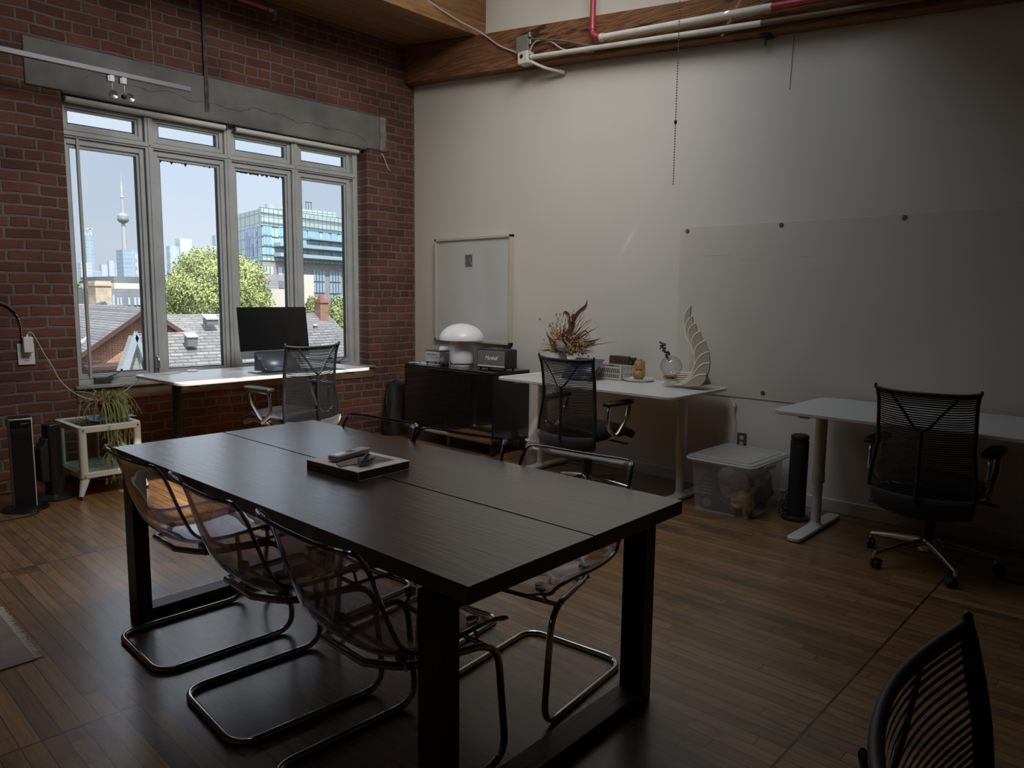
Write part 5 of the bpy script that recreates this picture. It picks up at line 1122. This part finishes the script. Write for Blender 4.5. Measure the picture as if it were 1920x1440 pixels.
# ------------------------------------------------------------------ the city outside (ground about 9 m below this floor)
GZ = -9.0
M_ground = mat('street_ground', (0.073, 0.084, 0.050), .9, var=.5, vscale=.05)
struct(MB().box(-3500, 6500, 8, 7500, GZ - 1, GZ).build('ground_outside', M_ground))
def hz(u): return 523 + .0139 * (u + 601)
def m_facade(name, glass, glass2, line, w, h, ms, d=(1, 0), rough=.3, spec=.6, msv=None):
    m, N, L, out = nodes(name)
    b = N.new('ShaderNodeBsdfPrincipled'); b.inputs['Roughness'].default_value = rough; b.inputs['Specular IOR Level'].default_value = spec
    tc = N.new('ShaderNodeTexCoord'); dt = N.new('ShaderNodeVectorMath'); dt.operation = 'DOT_PRODUCT'; dt.inputs[1].default_value = (d[0], d[1], 0); L.new(tc.outputs['Object'], dt.inputs[0])
    sp = N.new('ShaderNodeSeparateXYZ'); L.new(tc.outputs['Object'], sp.inputs[0]); cb = N.new('ShaderNodeCombineXYZ'); L.new(dt.outputs['Value'], cb.inputs[0]); L.new(sp.outputs['Z'], cb.inputs[1])
    br = N.new('ShaderNodeTexBrick'); br.offset = 0; br.inputs['Scale'].default_value = 1; br.inputs['Brick Width'].default_value = w; br.inputs['Row Height'].default_value = h
    br.inputs['Mortar Size'].default_value = ms; br.inputs['Mortar Smooth'].default_value = .1
    for k_, c in (('Color1', glass), ('Color2', glass2), ('Mortar', line)): br.inputs[k_].default_value = (*c, 1)
    L.new(cb.outputs[0], br.inputs['Vector']); L.new(br.outputs['Color'], b.inputs['Base Color']); L.new(b.outputs[0], out.inputs[0]); return m
M_shin = m_brick('grey_shingles', (0.15, 0.148, 0.146), (0.11, 0.109, 0.108), (0.055, 0.054, 0.053), .55, .095, .014, dirt=.25, bump=.3, squash=False, rough=.95)
M_shin2 = m_brick('grey_shingles_near', (0.145, 0.142, 0.139), (0.09, 0.088, 0.088), (0.038, 0.037, 0.037), .42, .095, .014, dirt=.3, bump=.4, squash=False, rough=.95)
M_fasc = mat('red_brown_fascia', (0.073, 0.034, 0.028), .6)
M_trimw = mat('white_metal_trim', (0.258, 0.280, 0.308), .4)
def poly3(k, pts): n = len(pts); return k.add([tuple(p) for p in pts], [tuple(range(n))])
# house with the brick gable
YG = 28.0
ha = empty('brick_house', (at(272, 574, 'y', YG).x, YG, GZ), 0, 'orange brick house with a grey shingled roof and red-brown eaves outside the left panes', 'house'); HA = Vector(ha.location)
pk_ = at(272, 576, 'y', YG); lb = at(120, 683, 'y', YG); rb_ = pk_ + Vector((pk_.x - lb.x, 0, lb.z - pk_.z))
def rel(p, o): return tuple(Vector(p) - o)
M_brk = m_brick('sunlit_house_brick', (.36, .150, .075), (.26, .105, .055), (.42, .34, .26), .23, .078, .012, dirt=.3, bump=.4)
k = MB(); k.prism([(lb.x - HA.x, 0), (rb_.x - HA.x, 0), (rb_.x - HA.x, rb_.z - GZ), (0, pk_.z - GZ), (lb.x - HA.x, lb.z - GZ)], .35, 9, 'y'); k.build('wall', M_brk, ha)
bkr = at(232, 575, 'x', pk_.x); bkr = Vector((pk_.x, YG + 7, pk_.z))
def roofslab(k, a, b_, c, d, t=.14):
    a, b_, c, d = [Vector(q) for q in (a, b_, c, d)]; dn = Vector((0, 0, -t)); V = [a, b_, c, d, a + dn, b_ + dn, c + dn, d + dn]
    k.add([tuple(v) for v in V], [(0, 1, 2, 3), (7, 6, 5, 4), (0, 4, 5, 1), (1, 5, 6, 2), (2, 6, 7, 3), (3, 7, 4, 0)])
lo = Vector((lb.x, YG - .22, lb.z)); ro = Vector((rb_.x, YG - .22, rb_.z)); pf = Vector((pk_.x, YG - .22, pk_.z))
k = MB(); roofslab(k, pf - HA, lo - HA, Vector((lb.x, YG + 8, lb.z)) - HA, bkr + Vector((0, 1, 0)) - HA); roofslab(k, pf - HA, bkr + Vector((0, 1, 0)) - HA, Vector((rb_.x, YG + 8, rb_.z)) - HA, ro - HA)
k.build('gable_roof', M_shin, ha)
k = MB()
for e_ in (lo, ro):
    d_ = (e_ - pf); k.add([rel(pf + Vector((0, -.03, .02)), HA), rel(e_ + Vector((0, -.03, .02)), HA), rel(e_ + Vector((0, -.03, -.20)), HA), rel(pf + Vector((0, -.03, -.20)), HA), rel(pf + Vector((0, .28, -.20)), HA), rel(e_ + Vector((0, .28, -.20)), HA)], [(0, 1, 2, 3), (3, 2, 5, 4)])
k.build('rake_fascia', M_fasc, ha)
k = MB(); k.tube([rel(at(190, 614, 'y', YG + 3.2), HA), rel(at(228, 578, 'y', YG + 6.0), HA)], .05, 6); k.tube([rel(at(150, 645, 'y', YG + 1.0), HA), rel(at(190, 614, 'y', YG + 3.2), HA)], .09, 6); k.build('valley_flashing', M_trimw, ha)
# main roof behind the gable
yr = YG + 7; zr = at(200, 571.5, 'y', yr).z
k = MB(); roofslab(k, Vector((HA.x - 16, yr, zr)) - HA, Vector((HA.x + 1.5, yr, zr)) - HA, Vector((HA.x + 1.5, YG - .2, zr - 4.6)) - HA, Vector((HA.x - 16, YG - .2, zr - 4.6)) - HA); k.build('main_roof', M_shin, ha)
k = MB(); k.box(-16, 1.5, yr - YG - 5, yr - YG + 3, 0, zr - GZ - 3.6); k.build('rear_wall', M_brk, ha)
# lower porch roof edge below the gable
k = MB(); a = at(168, 690, 'y', YG - 1.2); b_ = at(232, 686, 'y', YG - 1.2); k.box(a.x - HA.x, b_.x - HA.x + 2, -1.3, .3, a.z - GZ - .12, a.z - GZ + .03); k.build('gutter', mat('dark_gutter', (0.050, 0.028, 0.022), .6), ha)
c_ = at(185, 572, 'y', yr - .5)
def chimney(nm, u0, u1, vt, vb, Y, m, label, cap, d=.9, group=None):
    a, b_ = at(u0, vb, 'y', Y), at(u1, vt, 'y', Y); o = empty(nm, ((a.x + b_.x) / 2, Y + d / 2, a.z), 0, label, 'chimney'); w = (b_.x - a.x) / 2; h = b_.z - a.z
    k = MB(); k.box(-w, w, -d / 2, d / 2, -.8, h * .80); k.build('stack', m, o)
    k = MB(); k.box(-w * 1.15, w * 1.15, -d / 2 - .06, d / 2 + .06, h * .80, h * .92); k.box(-w * .98, w * .98, -d / 2, d / 2, h * .92, h); k.build('cap', cap, o); return o
M_beige = m_brick('beige_chimney_brick', (.46, .39, .29), (.40, .34, .25), (.36, .31, .24), .42, .16, .012, dirt=.35, bump=.2, squash=False)
chimney('chimney', 181, 208, 527, 574, yr + 1.0, M_beige, 'broad beige chimney on the roof ridge outside the leftmost pane', M_beige, 1.2)
k = MB(); a, b_, c2 = at(180, 573, 'y', yr + .3), at(208, 573, 'y', yr + .3), at(197, 565, 'y', yr + .3); k.prism([(a.x, a.z - .2), (b_.x, b_.z - .2), (c2.x, c2.z), ((a.x + c2.x) / 2, c2.z - .1)], yr + .3, yr + .9, 'y'); tag(k.build('roof_cricket', mat('dark_flashing', (0.095, 0.095, 0.095), .6), None), 'small dark peaked flashing at the foot of the beige chimney', 'flashing')
# dormer house nearer by
YD = 17.0
pk2 = at(252, 626, 'y', YD); hb2 = empty('dormer_house', (pk2.x, YD, GZ), 0, 'nearer house roof with a steep white-edged dormer, outside the second pane', 'house'); HB = Vector(hb2.location)
dl = at(226, 704, 'y', YD); dr_ = at(284, 712, 'y', YD)
k = MB(); k.prism([(dl.x - HB.x, 0), (dr_.x - HB.x, 0), (dr_.x - HB.x, dr_.z - GZ), (0, pk2.z - GZ - .06), (dl.x - HB.x, dl.z - GZ)], .10, .45, 'y'); k.build('dormer_wall', m_brick('beige_siding', (0.235, 0.230, 0.202), (0.224, 0.218, 0.196), (0.168, 0.162, 0.146), 8, .11, .006, dirt=.1, bump=.2, squash=False), hb2)
k = MB()
for e_, w_ in ((dl, .16), (dr_, .07)):
    P = pk2 + Vector((0, -.12, .05)); E2 = e_ + Vector((0, -.12, .05)); sgn = 1 if e_ is dl else -1
    k.add([rel(P + Vector((-.03 * sgn, 0, .04)), HB), rel(E2 + Vector((-.03 * sgn, 0, .04)), HB), rel(E2 + Vector((w_ * sgn, 0, -.02)), HB), rel(P + Vector((w_ * sgn * .4, 0, -.18)), HB)], [(0, 1, 2, 3)])
k.build('barge_board', M_trimw, hb2, solid=.06)
k = MB()
wn = at(263, 672, 'y', YD); k.box(wn.x - HB.x, wn.x - HB.x + .55, .03, .12, wn.z - GZ - 1.2, wn.z - GZ); wf = k.build('window', M_trimw, hb2)
k = MB(); k.box(wn.x - HB.x + .06, wn.x - HB.x + .5, .0, .04, wn.z - GZ - 1.2, wn.z - GZ - .08); k.build('pane', mat('house_pane', (0.056, 0.073, 0.078), .1), wf)
r0 = Vector((pk2.x, YD, pk2.z)); rid = at(417, 620.5, 'y', YD + 2.2); zrid = rid.z; xr_end = at(640, 640, 'y', YD + 1.5).x
# shingled plane rising away from us to its ridge
k = MB(); roofslab(k, Vector((pk2.x - .05, YD + .05, pk2.z + .02)) - HB, Vector((pk2.x + .2, YD + 2.2, zrid)) - HB, Vector((xr_end, YD + 2.2, zrid)) - HB, Vector((xr_end, YD - 3.6, zrid - 3.4)) - HB)
k.v[-8:] = k.v[-8:]
k = MB(); A_ = Vector((at(254, 620, 'y', YD + 2.2).x, YD + 2.2, zrid)); B_ = Vector((xr_end, YD + 2.2, zrid)); C_ = Vector((xr_end, YD - 4.2, zrid - 3.9)); D_ = Vector((at(287, 705, 'y', YD - 4.2).x, YD - 4.2, zrid - 3.9)); roofslab(k, A_ - HB, B_ - HB, C_ - HB, D_ - HB); k.build('roof', M_shin2, hb2)
k = MB(); k.box(pk2.x - HB.x + .8, xr_end - HB.x, -1.5, 2.2, 0, zrid - GZ - 2.3); k.build('wall', M_brk, hb2)
def vent(u, v, Y, w, label):
    p = at(u, v, 'y', Y); o = empty('roof_vent', tuple(p), 0, label, 'roof vent', 'grey roof vents'); k = MB(); k.box(-w, w, -w * .8, w * .8, -.3, .02); k.build('curb', mat('vent_curb', (0.090, 0.090, 0.090), .6), o)
    k = MB(); k.cbox((0, -.02, .06), (w * 2.3, w * 2.0, .05), Euler((RAD(24), 0, 0))); k.build('hood', mat('vent_hood', (0.235, 0.241, 0.246), .5), o, bevel=.01)
vent(358, 632, YD + 1.3, .17, 'square grey vent on the nearer shingled roof')
# roof of the house behind, running on to the right
YC = 30.0
zC = at(360, 589, 'y', YC).z; xl, xr = at(300, 589, 'y', YC).x, at(612, 590, 'y', YC).x; xe = at(668, 655, 'y', YC - 2.5).x
hc = empty('shingled_house', (xl, YC, GZ), 0, 'long grey-shingled roof with a brick chimney outside the middle and right panes', 'house'); HC = Vector(hc.location)
k = MB(); roofslab(k, Vector((xl - 1, YC, zC)) - HC, Vector((xr, YC, zC)) - HC, Vector((xe + 1.2, YC - 7, zC - 5.0)) - HC, Vector((xl - 1, YC - 7, zC - 5.0)) - HC); k.build('roof', M_shin, hc)
k = MB(); k.prism([(0, 0), (xr - xl, 0), (xr - xl, zC - GZ - 1.5), (0, zC - GZ - 1.5)], -2, 2, 'y'); k.build('wall', M_brk, hc)
vent(395, 597, YC - 1.2, .28, 'small grey vent near the ridge of the farther shingled roof')
vent(591, 612, YC - 3.2, .09, 'tiny dark vent pipe on the right slope of the farther roof')
M_bch = m_brick('brick_chimney', (0.235, 0.095, 0.056), (0.179, 0.067, 0.042), (0.235, 0.196, 0.168), .23, .078, .012, dirt=.3, bump=.3)
o = chimney('chimney', 601, 616, 562, 592, YC - .6, M_bch, 'red brick chimney with a clay pot outside the rightmost pane', M_bch, .6)
k = MB(); h_ = at(608, 562, 'y', YC - .6).z - at(608, 592, 'y', YC - .6).z; k.cyl((0, 0, h_), .16, .28, 14, r2=.13); k.build('chimney_pot', M_terra, o, smooth=True)
# grey terrace and pale building behind
def block(nm, label, u0, u1, vt, Y, dep, m, cat='building', vb=None, group=None, wins=None, wm=None):
    a, b_ = at(u0, vt, 'y', Y), at(u1, vt, 'y', Y); z0 = GZ if vb is None else at(u0, vb, 'y', Y).z
    o = empty(nm, ((a.x + b_.x) / 2, Y + dep / 2, z0), 0, label, cat, group); w = (b_.x - a.x) / 2; h = a.z - z0
    MB().box(-w, w, -dep / 2, dep / 2, 0, h).build('walls', m, o)
    for (wu0, wu1, wv0, wv1) in (wins or []):
        p, q = at(wu0, wv1, 'y', Y), at(wu1, wv0, 'y', Y); k = MB(); k.box(p.x - o.location.x, q.x - o.location.x, -dep / 2 - .08, -dep / 2 + .05, p.z - z0, q.z - z0); k.build('window', wm or M_win, o)
    return o
M_win = mat('blue_window_glass', (.22, .31, .38), .12, spec=.8)
M_winp = mat('pale_window_glass', (.36, .44, .46), .2, spec=.7)
M_gsid = m_brick('grey_siding', (.20, .205, .22), (.18, .185, .20), (.12, .12, .13), 14, .22, .02, dirt=.1, bump=.1, squash=False)
M_cream = mat('cream_wall', (.52, .45, .38), .8); M_dgrey = mat('dark_grey_cladding', (.12, .13, .14), .6)
block('grey_terrace', 'grey clapboard building with tall windows behind the beige chimney', 208, 276, 541, 50, 12, M_gsid, wins=[(211, 214, 553, 572), (219, 222, 558, 572), (225, 228, 558, 572), (240, 243, 558, 572), (251, 255, 558, 572), (258, 262, 558, 572)], wm=M_winp)
block('roof_terrace', 'cream parapet with a dark upper storey on top of the grey clapboard building', 214, 276, 530.5, 52, 8, M_cream, vb=541.5)
block('upper_storey', 'dark grey upper storey above the cream parapet', 213, 276, 518, 56, 8, M_dgrey, vb=532)
block('grey_house', 'grey panelled building with a pale lower wall outside the third pane', 492, 553, 514, 62, 14, M_gsid, wins=[(523, 527, 526, 540), (528, 532, 527, 540), (537, 541, 526, 540), (494, 497, 518, 540)], wm=M_dgrey)
block('pale_annex', 'pale stucco block in front of the grey panelled building', 507, 553, 541.5, 58, 3, mat('pale_stucco', (0.370, 0.336, 0.302), .8))
block('pale_annex', 'narrow cream wall beside the apartment block in the rightmost pane', 560, 588, 514.5, 66, 4, M_cream)
# glass apartment block
zt1 = 389
Ck = at(489, 389, 'y', 104); Lk = at(447, 389, 'y', 116); Rk = at(700, 389, 'y', 110)
foot = [(Lk.x, Lk.y), (Ck.x, Ck.y), (Rk.x, Rk.y), (Rk.x + 8, Rk.y + 30), (Lk.x + 10, Lk.y + 30)]
ap = empty('apartment_block', (Ck.x, Ck.y, GZ), 0, 'large glass apartment block on a grey brick podium outside the right panes', 'building'); AP = Vector(ap.location)
dR = Vector((Rk.x - Ck.x, Rk.y - Ck.y, 0)); lenR = dR.length; dR.normalize(); dLf = Vector((Lk.x - Ck.x, Lk.y - Ck.y, 0)); lenL = dLf.length; dLf.normalize()
def aplan(grow=0): return [(x - AP.x, y - AP.y) for x, y in foot]
def zv(v): return at(489, v, 'y', 104).z - GZ
M_apg = m_facade('fritted_glass', (.34, .42, .41), (.38, .46, .45), (.15, .20, .20), 1.0, 1.55, .09, (dR.x, dR.y))
M_apb = m_facade('apartment_glass', (.22, .34, .39), (.40, .50, .52), (.14, .19, .20), .9, 1.62, .09, (dR.x, dR.y))
M_pod = m_brick('grey_podium_brick', (.24, .22, .225), (.20, .185, .19), (.17, .16, .165), 1.2, .4, .04, dirt=.1, bump=.1, squash=False)
MB().prism(aplan(), 0, zv(488)).build('podium', M_pod, ap)
MB().prism(aplan(), zv(488), zv(421)).build('apartment_floors', M_apb, ap)
MB().prism([((x * .985 + .4), y + .6) for x, y in aplan()], zv(421), zv(389)).build('top_storeys', M_apg, ap)
lw = [((at(u, 389, 'y', Y).x - AP.x), Y - AP.y) for u, Y in ((447, 117), (458, 113), (470, 135), (455, 138))]
def strip(u0, u1, v0, v1, out, m, nm, side='R'):
    """a slab fixed on the long facade between two picture columns"""
    d = dR if side == 'R' else dLf; n = Vector((d.y, -d.x, 0)) if side == 'R' else Vector((-d.y, d.x, 0))
    def along(u):   # distance from the corner along the facade where the sight line meets it
        ray = at(u, 500, 'y', 104) - CAM; # solve CAM + s*ray = Ck + t*d in plan
        det = ray.x * (-d.y) + ray.y * d.x; bx_, by_ = Ck.x - CAM.x, Ck.y - CAM.y; return (ray.x * by_ - ray.y * bx_) / det * 1.0
    t0, t1 = along(u0), along(u1); k = MB()
    def P(t, o_): return (Ck.x - AP.x + d.x * t + n.x * o_, Ck.y - AP.y + d.y * t + n.y * o_)
    k.prism([P(t0, out), P(t1, out), P(t1, -.1), P(t0, -.1)], zv(v1), zv(v0)); return k.build(nm, m, ap)
M_bw = mat('bright_blue_pane', (.20, .36, .50), .15, spec=.8); M_vio = mat('violet_pane', (.22, .27, .46), .2, spec=.7); M_bal = mat('balcony_glass', (.26, .33, .37), .3); M_slab = mat('balcony_slab', (0.073, 0.084, 0.095), .6); M_mul = mat('spandrel_line', (0.112, 0.151, 0.151), .5)
for v in (388, 405, 421, 441, 460, 476, 487): strip(489, 690, v, v + 1.3, .12, M_mul, 'floor_line')
for v0, v1 in ((423, 439), (443, 458), (463, 476)):
    for u0, u1 in ((495, 499), (500, 505), (506, 511), (523, 527), (528, 533), (560, 575), (578, 598), (606, 616), (622, 632), (638, 646)): strip(u0, u1, v0, v1, .10, M_bw, 'window')
for v0, v1 in ((424, 440), (444, 460), (464, 478)):
    for u0, u1 in ((462, 465.5), (466.5, 469.5), (472, 475.5), (481, 483.5)): strip(u1, u0, v0, v1, .10, M_vio, 'window', 'L')
for v in (459.5, 479): strip(514, 690, v, v + 1.6, 1.6, M_slab, 'balcony_slab'); strip(514, 690, v - 7, v, 1.65, M_bal, 'balcony_rail')
strip(575, 690, 440.5, 441.5, 1.4, M_slab, 'balcony_slab'); strip(575, 690, 437, 440.5, 1.4, M_bal, 'balcony_rail')
for u0, u1, v0, v1 in ((486, 511, 499, 514), (521, 553, 499, 514), (586, 608, 503, 524), (586, 608, 527, 547), (617, 638, 503, 524), (617, 638, 527, 548), (590, 606, 553, 566), (619, 638, 553, 566)):
    w_ = strip(u0, u1, v0, v1, .15, M_winp if v0 < 500 else M_win, 'window')
    for q in range(1, 4): uu = u0 + (u1 - u0) * q / 4; strip(uu - .35, uu + .35, v0, v1, .25, M_slab, 'mullion')
# penthouse and plant room on the roof
strip(519, 617, 381, 389, -3.0, M_apg, 'top_storeys') if False else None
a = at(517, 384, 'y', 112); b_ = at(618, 391, 'y', 112); MB().box(a.x - AP.x, b_.x - AP.x, 6, 22, zv(390), a.z - GZ - .5).build('penthouse', M_apg, ap)
a = at(573, 377, 'y', 116); b_ = at(585, 384, 'y', 116); k = MB(); [k.box(a.x - AP.x + i * .55, a.x - AP.x + i * .55 + .12, 12, 12.1, b_.z - GZ - 1, a.z - GZ) for i in range(3)]; k.box(a.x - AP.x, b_.x - AP.x, 12, 12.1, a.z - GZ - .25, a.z - GZ - .1); k.build('roof_rail', M_slab, ap)
a = at(496, 386, 'y', 110); k = MB(); k.cyl((a.x - AP.x, 4, zv(390)), .9, 1.2, 14); k.build('roof_duct', M_trimw, ap, smooth=True)
# ---- distant skyline, real distances
M_t1 = m_facade('tower_blue_hazed', (.24, .31, .40), (.28, .35, .44), (.32, .38, .45), 30, 12, 2.4)  # distance haze is put into the pale blue colours of these facades
M_t2 = m_facade('tower_pale_hazed', (.34, .39, .44), (.38, .43, .48), (.42, .46, .50), 24, 10, 3)
M_t3 = m_facade('tower_lattice', (.20, .27, .38), (.24, .30, .42), (.46, .50, .56), 14, 22, 5)
SK = [(151, 172, 492, 2300, M_t2, 'pale blue office tower at the left end of the skyline'), (160, 174, 441, 2800, M_t1, 'tall slim unfinished tower left of the needle tower'),
      (172, 190, 508, 2500, M_t1, 'low blue block between the slim tower and the needle tower'), (190, 204, 496, 2700, M_t2, 'pair of small pale towers left of centre on the skyline'),
      (204, 214, 489, 2600, M_t2, 'pale stepped tower on the distant skyline'), (214, 222, 494, 2750, M_t1, 'small blue tower right of the stepped tower'),
      (224, 233, 478, 2400, M_t2, 'pale edge tower with dark balconies left of the blue block'), (230, 267, 468, 2200, M_t1, 'wide blue glass block covering the foot of the needle tower'),
      (318, 335, 461, 900, M_t1, 'dark blue tower seen above the left of the big tree'), (337, 359, 447, 1000, M_t2, 'pale framed glass tower above the big tree'),
      (404, 418, 441, 700, M_t1, 'slim blue tower beside the second window bar'), (394, 405, 461, 680, M_t2, 'low pale tower beside the slim blue tower')]
for i, (u0, u1, vt, Y, m, lab) in enumerate(SK):
    o = block('distant_tower', lab, u0, u1, vt, Y, (at(u1, vt, 'y', Y).x - at(u0, vt, 'y', Y).x), m, 'building', group='towers on the skyline')
    if i == 7: a, b_ = at(252, 476, 'y', Y), at(266, 520, 'y', Y); MB().box(a.x - o.location.x, b_.x - o.location.x, -((at(u1, vt, 'y', Y).x - at(u0, vt, 'y', Y).x)) / 2 - 3, 0, b_.z - GZ, a.z - GZ).build('lattice_panel', M_t3, o)
    if i == 1:
        a, b_ = at(161, 436, 'y', Y), at(172, 441, 'y', Y); k = MB(); [k.box(a.x + (b_.x - a.x) * j / 4 - 3 - o.location.x, a.x + (b_.x - a.x) * j / 4 + 3 - o.location.x, -8, -2, b_.z - GZ - 5, a.z - GZ - (j % 2) * 8) for j in range(5)]
        c_ = at(176, 429, 'y', Y); k.box(a.x - o.location.x, c_.x - o.location.x, -5, -2, c_.z - GZ - 3, c_.z - GZ + 2); k.box(a.x + 14 - o.location.x, a.x + 18 - o.location.x, -5, -2, b_.z - GZ, c_.z - GZ); k.build('crane', M_t2, o)
# needle tower
YT = 3378; bT = at(238.5, 560, 'y', YT); tw = empty('needle_tower', (bT.x, YT, GZ), 0, 'tall pale concrete needle tower with a round pod on the skyline', 'tower')
zT = lambda v: at(236, v, 'y', YT).z - GZ
px = (at(237, 500, 'y', YT).x - at(236, 500, 'y', YT).x)
M_tc = mat('tower_concrete', (0.36, 0.355, 0.36), .7)
k = MB(); k.lathe([(px * 8, 0), (px * 5.4, zT(500)), (px * 4.3, zT(465)), (px * 3.4, zT(418))], n=20); k.build('shaft', M_tc, tw, smooth=True)
k = MB(); k.lathe([(px * 3.2, zT(419)), (px * 8.5, zT(416.5)), (px * 10.4, zT(413.5)), (px * 10.6, zT(411)), (px * 9.8, zT(409.5)), (px * 10.2, zT(407)), (px * 9.6, zT(404.5)), (px * 6.5, zT(402.5)), (px * 3.2, zT(400))], n=28); k.build('pod', mat('pod_metal', (0.258, 0.263, 0.274), .5), tw, smooth=True)
k = MB(); k.lathe([(px * 10.3, zT(411.4)), (px * 10.65, zT(410.8)), (px * 10.4, zT(410.0))], n=28, cap=False); k.lathe([(px * 9.2, zT(412.8)), (px * 10.7, zT(412.6)), (px * 10.5, zT(411.9))], n=28, cap=False); k.build('pod_window_band', mat('pod_dark', (0.067, 0.078, 0.095), .4), tw, smooth=True)
k = MB(); k.lathe([(px * 2.9, zT(402)), (px * 2.7, zT(371))], n=16); k.lathe([(px * 3.4, zT(371.5)), (px * 3.5, zT(370)), (px * 2.4, zT(368))], n=16); k.build('upper_shaft', M_tc, tw, smooth=True)
k = MB(); k.lathe([(px * 2.1, zT(369)), (px * 1.5, zT(350)), (px * .9, zT(349)), (px * .8, zT(341)), (px * .5, zT(340)), (px * .45, zT(323))], n=12); k.build('antenna', mat('antenna_white', (0.347, 0.358, 0.381), .5), tw, smooth=True)
# ---- trees
M_leaf = [mat('leaf_bright', (0.235, 0.275, 0.095), .7, var=.45, vscale=.9), mat('leaf_mid', (0.095, 0.151, 0.034), .7, var=.45, vscale=.9)]
M_bark = mat('bark', (0.056, 0.042, 0.031), .9)
def tree(c, rx, ry, rz, n, leaf, mi, label, seed, group='trees outside the window'):
    random.seed(seed); o = empty('leafy_tree', (c.x, c.y, GZ), 0, label, 'tree', group)
    h = c.z - GZ; k = MB(); k.tube([(0, 0, 0), (.1, 0, h * .45), (0, 0, h)], [rx * .09, rx * .07, rx * .03], 8)
    for i in range(9):
        a = random.uniform(0, 6.28); k.tube([(0, 0, h * .55), (cos(a) * rx * .4, sin(a) * ry * .4, h), (cos(a) * rx * .8, sin(a) * ry * .8, h + rz * random.uniform(-.3, .6))], [rx * .035, rx * .02, rx * .006], 5)
    k.build('trunk', M_bark, o)
    k = MB(); vs = []; fs = []
    for i in range(n):
        d = Vector((random.gauss(0, 1), random.gauss(0, 1), random.gauss(0, 1))).normalized(); q = 1 + .20 * noise.noise(d * 2.6 + Vector((seed, 0, 0))) + .09 * noise.noise(d * 7)
        r_ = random.uniform(.45, 1) ** .45 * q; p = Vector((d.x * rx * r_, d.y * ry * r_, d.z * rz * r_ + h))
        nn = (d + Vector((random.gauss(0, .6), random.gauss(0, .6), random.gauss(0, .6)))).normalized(); s = nn.orthogonal().normalized(); t = nn.cross(s); a = random.uniform(0, 6.28); s2 = s * cos(a) + t * sin(a); t2 = nn.cross(s2); l_ = leaf * random.uniform(.6, 1.3)
        b0 = len(vs); vs += [tuple(p - s2 * l_), tuple(p + t2 * l_ * .6), tuple(p + s2 * l_), tuple(p - t2 * l_ * .6)]; fs.append((b0, b0 + 1, b0 + 2, b0 + 3))
    k.v = vs; k.f = fs; ob = k.build('crown', M_leaf[mi], o); return o
def tree_px(uc, vc, wpx, hpx, Y, n, leaf, mi, label, seed):
    c = at(uc, vc, 'y', Y); s = (at(uc + 10, vc, 'y', Y).x - c.x) / 10; dep = (c - CAM).dot(_f); sz = dep / FPX
    return tree(c, wpx / 2 * sz, wpx / 2 * sz, hpx / 2 * sz, n, leaf, mi, label, seed)
tree_px(407, 562, 196, 190, 58, 42000, .105, 0, 'big bright green tree filling the second and third panes', 1)
tree_px(158, 566, 52, 70, 60, 6000, .12, 1, 'green tree at the left edge of the first pane behind the roof', 2)
tree_px(640, 612, 62, 110, 48, 12000, .09, 0, 'yellow-green tree right of the brick chimney', 3)
tree_px(586, 578, 26, 44, 46, 3500, .085, 0, 'small light green tree left of the brick chimney', 4)
tree_px(548, 610, 26, 60, 46, 2000, .08, 1, 'thin bush in front of the pale stucco block', 5)
